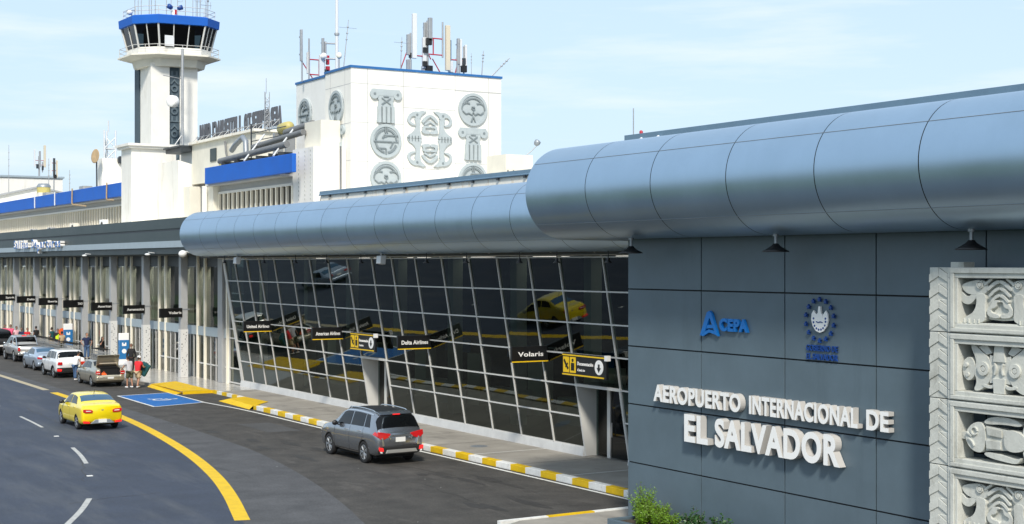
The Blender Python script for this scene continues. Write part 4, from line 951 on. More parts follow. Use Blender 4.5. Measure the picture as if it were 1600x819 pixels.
# shaft: two bright slabs with dark carved strips between them
b = MB()
b.box(41.17, 42.96, 134, 137.4, 9, 25.9); b.box(44.0, 45.7, 134, 138.4, 9, 25.9); b.box(41.4, 45.5, 137.41, 139, 9, 25.8); b.box(42.97, 43.99, 134.35, 137.3, 9, 25.8)
b.build('shaft', 'white', t)
b = MB(); b.box(41.05, 41.39, 137.5, 138.9, 9, 25.8); b.box(42.975, 43.985, 134.22, 134.34, 9, 25.8); b.build('dark_strip', 'stripdark', t)
b = MB()
for k in range(22):
    z = 9.6 + k * .72; rr = k % 3
    if rr == 0: b.box(43.05, 43.9, 134.12, 134.22, z, z + .12); b.box(43.15, 43.35, 134.12, 134.22, z + .12, z + .55); b.box(43.6, 43.8, 134.12, 134.22, z + .12, z + .55)
    elif rr == 1: b.prism(arc(.18, .34, 0, 359, 16, 43.47, z + .3), (0, 134.22, 0), YF, UP, NY, 0, .12)
    else: b.prism([(43.05, z), (43.47, z + .5), (43.9, z), (43.75, z), (43.47, z + .3), (43.2, z)], (0, 134.22, 0), YF, UP, NY, 0, .12)
b.build('carving', 'stripcarve', t)
octa([(3.3, 25.6), (3.5, 26.3)], 'offwhite', 'corbel', t)
octa([(3.5, 26.3), (4.85, 26.52), (4.85, 26.66), (4.0, 26.68)], 'offwhite', 'gallery_slab', t)
octa([(3.95, 26.68), (3.95, 27.35)], 'white', 'parapet', t)
octa([(3.86, 27.35), (4.42, 29.5)], 'cabglass', 'cab_glass', t)
octa([(2.4, 26.8), (2.4, 29.45)], 'dark', 'cab_core', t)
for k in range(8):
    a, c = ocxy(3.9, k), ocxy(4.46, k); a2, c2 = ocxy(3.9, k + 1), ocxy(4.46, k + 1)
    for q in (0, .5) if k in (0, 1, 4, 5) else (0, .33, .66):
        p0 = lerp(a, a2, q); p1 = lerp(c, c2, q); b = MB(); b.tube([(*p0, 27.35), (*p1, 29.5)], .10 if q == 0 else .06, 6); b.build('cab_mullion', 'frame', t)
octa([(4.4, 29.44), (4.70, 29.48), (4.76, 30.22), (4.5, 30.32), (.2, 30.4)], 'blue', 'roof_band', t)
b = MB()
for rr, z in ((4.6, 27.1), (4.6, 27.5)):
    p = [(*ocxy(rr + .05, k, 14), z) for k in range(9)]; b.tube(p, .03, 4)
for k in range(8):
    for q in (0, .5): p = lerp(ocxy(4.65, k, 14), ocxy(4.65, k + 1, 14), q); b.tube([(*p, 26.66), (*p, 27.5)], .03, 4)
b.build('gallery_rail', 'frame', t)
b = MB()
for z in (30.75, 31.15): b.tube([(*ocxy(4.3, k, 14), z) for k in range(9)], .03, 4)
for k in range(8): b.tube([(*ocxy(4.3, k, 14), 30.25), (*ocxy(4.3, k, 14), 31.15)], .03, 4)
b.build('roof_rail', 'frame', t)
b = MB(); b.box(42.1, 43.0, 132.75, 132.8, 27.4, 28.4); b.build('blind', 'antenna', t)
# rooftop aerials of the tower
rr = random.Random(11); KN = ['whip', 'yagi', 'dipole']
for i in range(17):
    a = R(180 + i * 11.2 + rr.uniform(-3, 3)); q = rr.uniform(2.6, 3.9); x, y = CX + q * math.cos(a), CYT + q * math.sin(a); h = rr.uniform(1.6, 3.2); kind = i % 3
    t = thing('roof_aerial', 'thin aerial standing on the blue roof of the control tower', 'aerial', (x, y, 30.9), 'thin aerials on the control tower roof')
    b = MB(); b.tube([(x, y, 30.25), (x, y, 30.4 + h)], .035, 5); b.build('mast', 'steel', t)
    b = MB()
    if kind == 0: b.lathe([(.05, 0), (.09, .05), (.05, .3)], (x, y, 31.0 + h * .6), UP, 6)
    elif kind == 1:
        b.tube([(x - .6, y, 30.9 + h * .8), (x + .6, y, 30.9 + h * .8)], .025, 4)
        for g in (-.5, 0, .5): b.tube([(x + g, y, 30.9 + h * .8 - .35), (x + g, y, 30.9 + h * .8 + .35)], .02, 4)
    else: b.tube([(x, y, 30.9 + h * .5), (x + .45, y, 30.9 + h * .5), (x + .45, y, 30.9 + h)], .022, 4)
    b.build('elements', 'steel', t)
t = thing('rotating_beacon', 'red and white twin lamp beacon in the middle of the tower roof', 'beacon', (43.1, 132.9, 30.3))
b = MB(); b.lathe([(.28, 0), (.3, .5), (.18, .55)], (43.1, 132.9, 30.3), UP, 10); b.build('base', 'letterwhite', t)
b = MB(); b.box(43.0, 43.2, 132.58, 132.66, 30.4, 30.85); b.build('stripe', 'mastred', t)
b = MB(); b.lathe([(.1, 0), (.22, .12), (.24, .5), (.1, .55)], (43.35, 132.9, 31.0), (.8, -.4, .3), 10); b.build('lamp', 'navy', t); b = MB(); b.lathe([(.1, 0), (.22, .12), (.24, .5), (.1, .55)], (42.85, 132.9, 31.0), (-.8, -.4, .3), 10); b.build('lamp', 'navy', t)
t = thing('obstruction_camera', 'white camera cluster at the left rim of the tower roof', 'camera', (38.0, 134.6, 30.9))
b = MB(); b.ball((39.6, 135.6, 30.7), (.28, .28, .24)); b.build('dome', 'antenna', t); b = MB(); b.tube([(39.8, 135.6, 30.25), (39.8, 135.6, 30.7)], .05, 5); b.tube([(39.2, 135.6, 30.8), (40.2, 135.6, 31.0)], .05, 5); b.build('arm', 'steel', t)
t = thing('dish_mast', 'tall thin pole with a white drum dish in front of the control tower', 'mast', (43.35, 130.5, 12.6))
b = MB(); b.tube([(43.35, 131.4, 9.3), (43.35, 131.4, 27.0)], .13, 8); b.build('pole', 'steel', t)
b = MB(); b.tube([(43.35, 131.4, 19.0), (40.9, 131.2, 15.6)], .06, 5); b.tube([(43.35, 131.4, 18.3), (45.0, 131.2, 14.0)], .07, 5); b.tube([(43.35, 131.4, 24.2), (41.5, 131.3, 24.4)], .04, 5); b.build('stays', 'steel', t)
b = MB(); b.lathe([(0, 0), (.52, .04), (.56, .15), (.55, .6), (.4, .68), (0, .7)], (42.6, 131.2, 22.0), (-.85, -.52, 0), 22); b.build('drum', 'letterwhite', t)

# ------------------------------------------------------------------ masts and panel antennas on the carved block
def panel_antenna(x, y, z0, h, wd, m, b): b.box(x - wd / 2, x + wd / 2, y - .09, y + .09, z0, z0 + h, m)
def cell(name, label, x, y, z0, spec, red=(), braces=(), arms=()):
    t = thing(name, label, 'antenna', (x, y, z0), None)
    b = MB()
    for (dx, dy, a, c, r) in red: b.tube([(x + dx, y + dy, z0 + a), (x + dx, y + dy, z0 + c)], r, 6)
    b.build('pole', 'steel', t)
    b = MB()
    for (dx, z, dx2, z2) in arms: b.tube([(x + dx, y, z0 + z), (x + dx2, y, z0 + z2)], .04, 5)
    for (dx, a, dx2, c) in braces: b.tube([(x + dx, y + .3, z0 + a), (x + dx2, y + .3, z0 + c)], .035, 5)
    b.build('arms', 'mastred', t)
    for (dx, dy, a, h, wd, m) in spec:
        b = MB(); b.box(x + dx - wd / 2, x + dx + wd / 2, y + dy - .1, y + dy + .1, z0 + a, z0 + a + h)
        b.box(x + dx - .05, x + dx + .05, y + dy + .1, y + dy + .25, z0 + a + h * .2, z0 + a + h * .25); b.box(x + dx - .05, x + dx + .05, y + dy + .1, y + dy + .25, z0 + a + h * .75, z0 + a + h * .8)
        b.build('radio_panel' if h > .6 else 'radio_box', m, t, bevel=.02)
    return t
ZB = 17.9
cell('cell_antenna', 'tallest cluster of white panel antennas on the carved block roof', 39.2, 74.6, ZB,
     [(-.85, -.2, .9, 2.6, .27, 'antenna'), (-1.12, 0, 1.1, 1.2, .22, 'steel'), (-1.05, .1, .1, .75, .28, 'steel'), (-.1, 0, .4, 1.8, .24, 'antenna'), (.18, -.2, 2.0, 1.35, .24, 'steel'), (.02, .1, 1.9, 1.2, .2, 'steel'),
      (-.1, -.15, 1.3, .3, .26, 'black'), (.1, -.2, 1.75, .4, .34, 'black'), (-.1, -.1, .5, .3, .26, 'black'), (.14, -.2, .1, .45, .36, 'black'), (1.35, -.2, .35, 2.65, .28, 'antbeige'), (-.95, 0, .95, .28, .24, 'black'), (-.05, .1, .05, .5, .3, 'steel')],
     [(-1.0, 0, 0, 2.4, .05), (-.1, 0, 0, 2.6, .05), (.12, 0, 0, 3.2, .07), (1.12, 0, 1.1, 3.2, .05)], [(-1.6, 0, -1.05, 1.4), (1.3, 0, .6, 1.05), (.15, 1.6, .5, 1.0)],
     [(.12, 1.25, 1.15, 1.25), (.12, 2.2, 1.15, 2.2), (-.1, 1.1, -.9, 1.1), (.5, 1.25, .5, 2.2), (.12, .1, .16, 1.4)])
cell('cell_antenna', 'small grey antenna cluster with red poles beside the beige panel', 41.3, 74.7, ZB,
     [(-.42, 0, 1.0, 1.2, .09, 'steelblue'), (.12, 0, .8, 1.55, .13, 'steel'), (.28, 0, .7, 1.6, .13, 'antenna'), (.62, 0, .7, 1.3, .13, 'antenna'), (-.4, 0, .3, .65, .26, 'antenna'), (.45, -.1, .35, .4, .34, 'black'), (-.4, -.1, .0, .28, .3, 'black'), (.5, 0, .8, .4, .2, 'dkgrey')],
     [(.05, 0, 0, 1.7, .05), (.2, 0, 0, 2.2, .05), (.5, 0, 0, 1.9, .05), (-.4, 0, 0, 1.0, .04)], [(.0, 0, .3, 1.1), (.35, .1, .6, .0)], [(-.4, 1.05, .55, 1.05), (.0, .1, .3, .15), (.05, .0, .06, 1.3)])
cell('cell_antenna', 'red and white antenna cluster beside the tall pale pole', 35.0, 80.2, ZB - .1,
     [(-1.25, 0, 1.2, 1.9, .13, 'steel'), (-.75, .1, .5, 1.3, .18, 'antenna'), (.0, -.15, .35, 1.3, .3, 'antenna'), (.15, 0, 1.5, 1.2, .13, 'steel'), (.3, 0, 1.6, .9, .12, 'steel'), (.22, -.1, .25, .55, .5, 'dkgrey'), (.42, -.1, 1.1, .55, .16, 'mastred'), (.42, -.1, .55, .45, .22, 'mastred')],
     [(-1.2, 0, 0, 2.2, .05), (-.75, 0, 0, 2.6, .05), (.2, 0, 0, 2.4, .07)], [(-1.2, 1.4, -.2, 0)], [(-.75, 1.35, .3, 1.35), (-.1, .4, -.1, 1.35), (-.75, .45, .2, .45)])
b = MB(); b.lathe([(0, 0), (.19, .02), (.20, .07), (0, .12)], (35.05, 79.85, 19.35), (-.3, -.95, 0), 16); tag(b.build('round_dish', 'letterwhite'), 'small white round dish on the red and white antenna cluster', 'dish')
t = thing('tall_pole', 'tallest pale pole on the carved block, running out of the top of the picture', 'pole', (34.9, 77.6, ZB))
b = MB(); b.tube([(34.9, 77.6, 17.6), (34.9, 77.6, 27)], [.11, .08], 8); b.build('pole', 'antenna', t)
b = MB()
for z in (18.9, 19.8): b.tube([(34.9, 77.6, z), (34.25, 77.8, z)], .05, 5)
b.lathe([(.16, 0), (.16, .12)], (34.9, 77.6, 20.3), UP, 8); b.build('brackets', 'steel', t)
def whip(name, label, x, y, z0, z1, lean=(0, 0), cross=0, r=.035, grp=None):
    t = thing(name, label, 'aerial', (x, y, z0), grp); h = z1 - z0
    b = MB(); b.tube([(x, y, z0), (x + lean[0], y + lean[1], z1)], [r, r * .5], 5); b.build('rod', 'steel', t)
    b = MB(); f = .86
    for q in (.62, .74, .86): b.lathe([(r * .8, -.05), (r * 1.9, 0), (r * .8, .05)], (x + lean[0] * q, y + lean[1] * q, z0 + h * q), UP, 6)
    if cross:
        c = Vector((x + lean[0] * f, y + lean[1] * f, z0 + h * f)); b.tube([c - Vector((cross, 0, .05)), c + Vector((cross, 0, -.05))], r * .3, 4)
    b.build('fittings', 'steel', t); return t
whip('whip_aerial', 'leaning whip aerial beside the tall pale pole', 34.4, 75.6, ZB, 20.9, (.33, 0), .55)
whip('whip_aerial', 'whip aerial with a cross bar left of the tall antenna cluster', 37.5, 74.5, ZB, 20.0, (.1, 0), .5)
whip('whip_aerial', 'short thin whip right of the smaller antenna cluster', 42.15, 74.4, ZB, 19.4, (0, 0), 0, .02)
whip('whip_aerial', 'kinked whip aerial near the right end of the carved block roof', 42.85, 74.4, ZB, 19.6, (.13, 0), .12)
whip('slanted_aerial', 'aerial slanting out over the right end of the carved block', 43.3, 74.4, ZB, 19.3, (1.5, 0), 0, .045)
t = thing('globe_lamp', 'cream globe lamp on a short post behind the blue roof edge', 'lamp', (34.6, 76.5, ZB))
b = MB(); b.tube([(34.6, 76.6, 17.9), (34.6, 76.6, 18.75)], .04, 5); b.build('post', 'steel', t); b = MB(); b.ball((34.6, 76.6, 18.95), (.16, .16, .19)); b.build('globe', 'cream', t)

# ------------------------------------------------------------------ far left roofs
t = thing('far_building', 'long white building far behind the left roofs', 'building', (40, 210, 9))
b = MB(); b.box(30, 49.2, 200, 222, 0, 18.5); b.build('walls', 'white', t); b = MB(); b.box(29.8, 49.4, 199.8, 222.2, 18.5, 18.75); b.build('coping', 'bandgrey', t)
t = thing('gabled_hut', 'low white gabled roof hut at the far left', 'hut', (37, 165, 9))
b = MB(); b.prism([(33, 9), (42.5, 9), (42.5, 14.3), (37.9, 15.35), (33, 14.2)], (0, 165, 0), YF, UP, NY, -6, 0); b.build('walls', 'white', t)
b = MB(); b.prism([(32.7, 14.12), (37.9, 15.37), (42.9, 14.28), (42.9, 14.45), (37.9, 15.56), (32.7, 14.3)], (0, 164.7, 0), YF, UP, NY, -6.5, 0); b.build('roof', 'greycol', t)
b = MB(); b.box(36.2, 36.9, 164.9, 164.99, 13.2, 13.5); b.build('vent', 'black', t)
t = thing('roof_tank', 'yellow tank with a grey lid behind the far blue parapet', 'tank', (41, 160, 13))
b = MB(); b.lathe([(.66, 0), (.68, .55)], (35.0, 150, 14.1), UP, 16); b.build('drum', 'tank', t); b = MB(); b.lathe([(.70, 0), (.69, .15), (.5, .38), (0, .4)], (35.0, 150, 14.65), UP, 16); b.build('lid', 'alugrey', t)
b = MB(); b.box(34.4, 35.6, 149.4, 150.6, 12.7, 14.1); b.build('stand', 'offwhite', t)
t = thing('dish_pier', 'slim white pier carrying a brown dish, left of the stair tower', 'pier', (34.7, 125, 12.7))
b = MB(); b.box(34.0, 36.0, 124.6, 126, 12.7, 16.0); b.build('pier', 'white', t)
t = thing('brown_dish', 'round brown satellite dish on the slim white pier', 'dish', (33.7, 124, 16))
b = MB(); b.lathe([(0, .0), (.3, .03), (.58, .15), (.62, .18), (.55, .2), (0, .1)], (33.45, 124.2, 16.1), (-.95, -.30, .1), 24); b.build('reflector', 'rustdish', t)
b = MB(); b.tube([(33.5, 124.4, 12.8), (33.5, 124.5, 16.0)], .07, 5); b.build('mount', 'dkgrey', t)
b = MB(); b.box(35.4, 35.9, 124.2, 124.6, 15.6, 16.2); b.box(35.3, 35.4, 124.25, 124.55, 15.7, 16.1); tag(b.build('roof_box', 'dkgrey'), 'small dark box on top of the slim white pier', 'box')
lattice('lattice_mast', 'pale lattice mast behind the brown dish', 35.2, 127, 15.9, 18.6, .5, 'antenna')
t = thing('roof_shed', 'cream roof shed with a dark edge beside the stair tower', 'shed', (37, 125, 12.7))
b = MB(); b.box(35.9, 39, 123.5, 128, 12.7, 15.1); b.build('walls', 'offwhite', t); b = MB(); b.box(35.8, 39, 123.3, 128, 15.1, 15.25); b.build('roof', 'dkgrey', t)
cell('cell_antenna', 'pale panel antenna cluster on the far white building', 46.2, 200.6, 18.7,
     [(-.6, 0, 1.3, 2.4, .22, 'antenna'), (.1, 0, 1.3, 2.2, .25, 'steel'), (.75, 0, 1.3, 3.0, .32, 'antbeige'), (-.25, -.1, 1.1, .6, .3, 'dkgrey'), (.45, -.1, .9, .6, .25, 'dkgrey')], [(0, 0, 0, 2.8, .13), (.45, 0, .6, 2.0, .08)], [], [(-.6, 1.6, .75, 1.6), (-.6, 2.2, .75, 2.2)])
cell('cell_antenna', 'brownish panel antenna cluster on a thin pole behind the blue parapet', 36.5, 152, 12.7,
     [(-.3, 0, 3.3, 1.8, .16, 'antenna'), (.0, -.1, 3.2, 1.9, .2, 'dkgrey'), (.3, 0, 3.1, 1.8, .16, 'antbeige'), (.06, -.2, 3.0, .4, .3, 'black')], [(0, 0, 0, 4.9, .07)], [], [(-.3, 3.8, .3, 3.8), (-.3, 4.6, .3, 4.6)])
for i, (x, y, z0, z1) in enumerate(((35.5, 150, 13, 17.6), (40.0, 190, 15, 22), (37.6, 150, 13, 16.5), (37.6, 135, 12.7, 15.6), (39.0, 135, 12.7, 16.4))):
    whip('whip_aerial', ['thin aerial at the far left rising above the gabled hut', 'faint thin aerial standing beyond the gabled hut', 'short aerial in front of the gabled hut', 'short pole on the roof beside the far blue parapet', 'pole with small panels left of the brown dish'][i], x, y, z0, z1, (0, 0), .0, .05)
for i, y in enumerate((127.0, 140.5)):
    b = MB(); b.box(33, 33.8, y, y + 1.4, 12.7, 13.7); b.box(32.95, 33, y + .2, y + .8, 12.9, 13.4)
    tag(b.build('roof_unit', 'steel'), ['grey boxy roof unit behind the blue parapet left of the brown dish', 'grey boxy roof unit farther left behind the blue parapet'][i], 'roof unit')
# ------------------------------------------------------------------ vehicles
def interp(tab, y):
    if y <= tab[0][0]: return tab[0][1]
    if y >= tab[-1][0]: return tab[-1][1]
    n = len(tab)
    for i in range(n - 1):
        if tab[i][0] <= y <= tab[i + 1][0]: break
    x0, y0 = tab[i]; x1, y1 = tab[i + 1]; h = x1 - x0; d = (y1 - y0) / h
    def slope(k):
        if k <= 0 or k >= n - 1: return d if 0 else ((tab[1][1] - tab[0][1]) / (tab[1][0] - tab[0][0]) if k <= 0 else (tab[-1][1] - tab[-2][1]) / (tab[-1][0] - tab[-2][0]))
        a = (tab[k][1] - tab[k - 1][1]) / (tab[k][0] - tab[k - 1][0]); c = (tab[k + 1][1] - tab[k][1]) / (tab[k + 1][0] - tab[k][0])
        return 0 if a * c <= 0 else 2 * a * c / (a + c)
    m0, m1 = slope(i), slope(i + 1); t = (y - x0) / h
    return (2 * t**3 - 3 * t**2 + 1) * y0 + (t**3 - 2 * t**2 + t) * h * m0 + (-2 * t**3 + 3 * t**2) * y1 + (t**3 - t**2) * h * m1
class Car:
    def __init__(s, L, hw, zr, zs, zb, tumble=.30, plan=None):
        s.L, s.hw, s.zr, s.zs, s.zb, s.tum = L, hw, zr, zs, zb, tumble
        s.plan = plan or [(0, .90), (.05, .945), (.18, .985), (.6, 1), (L - 1.0, 1), (L - .4, .96), (L - .12, .86), (L - .03, .76), (L, .70)]
    def ctrl(s, y):
        zs = interp(s.zs, y); zr = max(interp(s.zr, y), zs + .012); zb = interp(s.zb, y); w = s.hw * interp(s.plan, y); h = zr - zs
        wr = w * .925 - s.tum * h; sc = min(1, h / .25)
        return [(0, zb), (w * .8, zb), (w * .955, zb + .05), (w * .99, zb + .28 * (zs - zb)), (w, zb + .62 * (zs - zb)), (w * .985, zs - .085), (w * .95, zs - .005),
                (w * .925 - s.tum * h * .25, zs + h * .30), (wr + .015 * sc, zr - .085 * sc - h * .02), (wr - .07 * sc, zr - .012 * sc), (wr * .5, zr + .012), (0, zr + .018)]
    def P(s, y, v, side=1, off=0):
        if off:
            e = .02; p = s.P(y, v, side); a = s.P(min(y + e, s.L), v, side) - s.P(max(y - e, 0), v, side); c = s.P(y, min(v + .1, 11), side) - s.P(y, max(v - .1, 0), side)
            n = a.cross(c) * side
            if n.length < 1e-9: return p
            n.normalize(); return p + n * off
        C = s.ctrl(y); n = len(C); i = min(max(int(v + .5), 0), n - 1); t = v + .5 - i
        def c(k): return C[min(max(k, 0), n - 1)]
        a, b_, d = c(i - 1), c(i), c(i + 1)
        if i == 0: a = (-C[1][0], C[1][1])
        if i == n - 1: d = (-C[-2][0], C[-2][1])
        q = [.5 * (1 - t)**2 * a[k] + (.5 + t - t * t) * b_[k] + .5 * t * t * d[k] for k in (0, 1)]
        return Vector((q[0] * side, y, q[1]))
    def body(s):
        ys = [0, .012, .03, .06, .1, .16, .24, .34] ; y = .46
        while y < s.L - .35: ys.append(y); y += .085
        ys += [s.L - .28, s.L - .2, s.L - .12, s.L - .06, s.L - .02, s.L]
        V = [i * .25 for i in range(45)]; b = MB(); ring = []
        for y in ys:
            g = [s.P(y, v, 1) for v in V] + [s.P(y, v, -1) for v in reversed(V[1:-1])]; ring.append(g)
        n = len(ring[0]); vs = [p for g in ring for p in g]; f = []
        for i in range(len(ys) - 1):
            for k in range(n): f.append((i * n + k, (i + 1) * n + k, (i + 1) * n + (k + 1) % n, i * n + (k + 1) % n))
        f.append(tuple(range(n))); f.append(tuple(reversed(range((len(ys) - 1) * n, len(ys) * n))))
        b.add(vs, f, 0, True); return b
    def patch(s, b, y00, y01, y10, y11, v0, v1, side=1, off=.006, nu=10, nv=5, m=0):
        g = []
        for j in range(nv + 1):
            q = j / nv; v = v0 + (v1 - v0) * q; a = y00 + (y10 - y00) * q; c = y01 + (y11 - y01) * q
            for i in range(nu + 1): g.append(s.P(a + (c - a) * i / nu, v, side, off))
        f = []
        for j in range(nv):
            for i in range(nu):
                q = (j * (nu + 1) + i, j * (nu + 1) + i + 1, (j + 1) * (nu + 1) + i + 1, (j + 1) * (nu + 1) + i); f.append(q if side > 0 else tuple(reversed(q)))
        b.add(g, f, m, True)
def cut(o, cutters):
    dg = bpy.context.evaluated_depsgraph_get(); obs = []
    for b in cutters:
        c = b.build('cutter', 'under'); obs.append(c); md = o.modifiers.new('cut', 'BOOLEAN'); md.operation = 'DIFFERENCE'; md.object = c; md.solver = 'EXACT'
    dg = bpy.context.evaluated_depsgraph_get(); dg.update()
    me = bpy.data.meshes.new_from_object(o.evaluated_get(dg), depsgraph=dg); o.modifiers.clear(); o.data = me
    for c in obs: bpy.data.objects.remove(c)
def cyl(x0, x1, y, z, r, n=32, m=0):
    b = MB(); b.lathe([(r, 0), (r, x1 - x0)], (x0, y, z), (1, 0, 0), n, m, True); return b
def make_car(name, label, cat, car, paint, axles, rw, at, yaw=0, group=None, wheelw=.20, spokes=5, arch=1.12, extra_cut=(), dark_sill=False, track=None):
    t = thing(name, label, cat, (0, 0, 0), group); L = car.L; hw = car.hw
    b = car.body(); bo = b.build('body', [paint, 'under'], t)
    cs = []
    for ya in axles:
        for sgn in (-1, 1):
            x0 = sgn * hw - .30 if sgn > 0 else -hw - .12; cs.append(cyl(x0, x0 + .42, ya, rw, rw * arch, 32, 0))
    cut(bo, cs + list(extra_cut))
    bo.parent = t
    b = MB(); b.box(-hw * .78, hw * .78, .4, L - .5, .2, .5); b.build('underbody', 'under', t)
    for ya in axles:
        for sgn in (-1, 1):
            xo = sgn * (hw * .985)
            ax = (sgn, 0, 0); b = MB()
            pr = [(rw * .60, -wheelw), (rw * .92, -wheelw), (rw, -wheelw * .85), (rw, -wheelw * .15), (rw * .93, -.005), (rw * .70, .0), (rw * .66, -.03), (rw * .62, -wheelw)]
            b.lathe(pr, (xo, ya, rw), ax, 28); w_ = b.build('wheel', 'rubber', t)
            b = MB(); O = Vector((xo, ya, rw)); r1 = rw * .68
            b.lathe([(r1, -.01), (r1 * .93, -.005), (r1 * .88, -.05), (r1 * .86, -.10), (0, -.10)], O, ax, 28, 1)
            b.lathe([(r1 * 1.0, -.012), (r1 * .99, -.003), (r1 * .9, -.006), (r1 * .9, -.06)], O, ax, 28, 0)
            for k in range(spokes):
                for e in (-.14, .14):
                    a = 2 * math.pi * k / spokes + e * .9; d = Vector((0, math.cos(a), math.sin(a))); a0 = 2 * math.pi * k / spokes + e * .3; d0 = Vector((0, math.cos(a0), math.sin(a0)))
                    b.tube([O + Vector((sgn * -.02, 0, 0)) + d0 * r1 * .12, O + Vector((sgn * -.012, 0, 0)) + d * r1 * .93], [.028, .018], 5, 0)
            b.lathe([(r1 * .24, -.03), (r1 * .2, -.008), (0, -.006)], O, ax, 14, 0)
            b.build('rim', ['rim', 'under'], w_)
    return t, bo
def rear_plate(t, bo, x0, x1, z0, z1, m='plate', y=-.02, nm='number_plate'):
    b = MB(); b.box(x0, x1, y, y + .03, z0, z1); return b.build(nm, m, t)
def place(t, x, y, L, yaw=0):
    t.location = (x, y, 0); t.rotation_euler = (0, 0, yaw)
def rearpoly(t, pts, d0, d1, m, nm, mirror=True, bevel=.012):
    for s in ((1, -1) if mirror else (1,)):
        b = MB(); b.prism([(x * s, z) for x, z in pts], (0, 0, 0), (1, 0, 0), UP, NY, d0, d1); b.build(nm, m, t, bevel=bevel)
def mirrors(t, car, y, m, z=None):
    for s in (1, -1):
        p = car.P(y, 6.2, s); b = MB(); b.ball(p + Vector((s * .13, .0, .07)), (.11, .07, .085), 0, 12, 8); b.tube([p + Vector((s * -.02, 0, .0)), p + Vector((s * .1, 0, .04))], .025, 6); b.build('wing_mirror', m, t)
def side_glass(t, car, wins, v0=6.55, v1=8.15, m='carglass'):
    for s in (1, -1):
        for (a, c, d, e) in wins:
            b = MB(); car.patch(b, a, c, d, e, v0, v1, s, .007); b.build('side_window', m, t)
def top_glass(t, car, y0, y1, m, nm, v0=9.0, inset=.0):
    b = MB()
    for s in (1, -1): car.patch(b, y0, y1, y0, y1, v0, 11, s, .006, 10, 8)
    return b.build(nm, m, t)
def seams(t, car, ys, v0=1.6, v1=6.3):
    b = MB()
    for s in (1, -1):
        for y in ys: car.patch(b, y - .007, y + .007, y - .007, y + .007, v0, v1, s, .002, 1, 14)
    b.build('door_seams', 'under', t)
def handles(t, car, ys, m):
    for s in (1, -1):
        for y in ys:
            p = car.P(y, 5.3, s, .01); b = MB(); b.box(p.x - .02, p.x + .02, y - .1, y + .1, p.z - .018, p.z + .018); b.build('door_handle', m, t, bevel=.01)
def front_lamps(t, car, z, x0=.45, x1=.74):
    for s in (1, -1):
        b = MB(); car.patch(b, car.L - .42, car.L - .1, car.L - .38, car.L - .1, 4.6, 5.6, s, .008); b.build('headlight', 'lens', t)
# ---- yellow taxi
c = Car(4.37, .86, [(0, .99), (.04, 1.03), (.25, 1.075), (.5, 1.10), (.66, 1.15), (1.15, 1.36), (1.6, 1.435), (2.0, 1.455), (2.45, 1.43), (2.85, 1.30), (3.5, .97), (3.7, .92), (4.1, .80), (4.3, .68), (4.37, .6)],
        [(0, .94), (.3, 1.0), (1, .985), (2, .95), (3, .915), (3.55, .90), (4.1, .76), (4.3, .62), (4.37, .52)], [(0, .40), (.1, .30), (.4, .23), (3.8, .2), (4.37, .25)])
t, bo = make_car('taxi', 'bright yellow saloon taxi driving away up the curved road', 'taxi', c, 'taxi', (.92, 3.49), .30, None)
side_glass(t, c, [(1.02, 1.95, 1.28, 1.92), (2.02, 3.12, 2.0, 2.72)]); top_glass(t, c, .72, 1.22, 'carglassblue', 'rear_window', 8.7); top_glass(t, c, 2.82, 3.40, 'carglass', 'windscreen', 8.8)
rearpoly(t, [(.42, .74), (.40, .84), (.50, .885), (.79, .90), (.80, .79), (.70, .745)], -.03, .035, 'red', 'tail_light'); rearpoly(t, [(.46, .80), (.50, .835), (.70, .845), (.68, .805)], .03, .042, 'lens', 'reverse_lens')
rearpoly(t, [(-.50, .30), (-.30, .46), (.30, .46), (.50, .30)], -.03, .02, 'alugrey', 'bumper_insert', False); rear_plate(t, bo, -.17, .17, .335, .475, y=-.035)
rearpoly(t, [(.50, .31), (.56, .385), (.80, .42), (.79, .33)], -.04, .03, 'redlit', 'reflector')
rearpoly(t, [(-.05, .835), (.05, .835), (.05, .87), (-.05, .87)], -.02, .012, 'chrome', 'badge', False, .004)
b = MB(); b.tube([(0, 1.35, 1.42), (0, 1.2, 1.60)], .012, 5); b.build('aerial', 'black', t)
seams(t, c, [1.98, 3.12]); handles(t, c, [1.22, 2.2], 'taxi'); mirrors(t, c, 2.95, 'black'); front_lamps(t, c, .7)
place(t, 16.32, 59.75, 4.37)
# ---- graphite SUV
def suv_profile():
    return Car(4.69, .90, [(0, 1.02), (.03, 1.07), (.10, 1.16), (.22, 1.38), (.34, 1.56), (.46, 1.625), (.9, 1.675), (1.7, 1.70), (2.4, 1.68), (2.8, 1.58), (3.45, 1.18), (3.65, 1.10), (4.2, 1.0), (4.5, .88), (4.69, .72)],
               [(0, .97), (.1, 1.04), (.4, 1.09), (1.2, 1.08), (2.5, 1.05), (3.5, 1.03), (4.2, .93), (4.5, .82), (4.69, .64)], [(0, .42), (.12, .33), (.4, .27), (4.2, .26), (4.69, .32)], .26,
               [(0, .90), (.05, .95), (.15, .985), (.6, 1), (3.7, 1), (4.25, .95), (4.55, .84), (4.66, .74), (4.69, .68)])
c = suv_profile()
t, bo = make_car('parked_car', 'graphite grey off-roader with a dark roof and red tail lights stopped at the striped kerb', 'car', c, 'suvgrey', (.97, 3.64), .355, None, spokes=7)
side_glass(t, c, [(.62, 1.02, .78, 1.04), (1.10, 2.02, 1.10, 1.98), (2.09, 3.18, 2.06, 2.72)], 6.5, 8.1); top_glass(t, c, .11, .335, 'carglass', 'rear_window', 7.6); top_glass(t, c, 2.83, 3.38, 'carglass', 'windscreen', 8.8)
b = MB()
for s in (1, -1): c.patch(b, .50, 2.62, .50, 2.62, 9.3, 11, s, .006, 16, 6)
b.build('dark_roof', 'black', t)
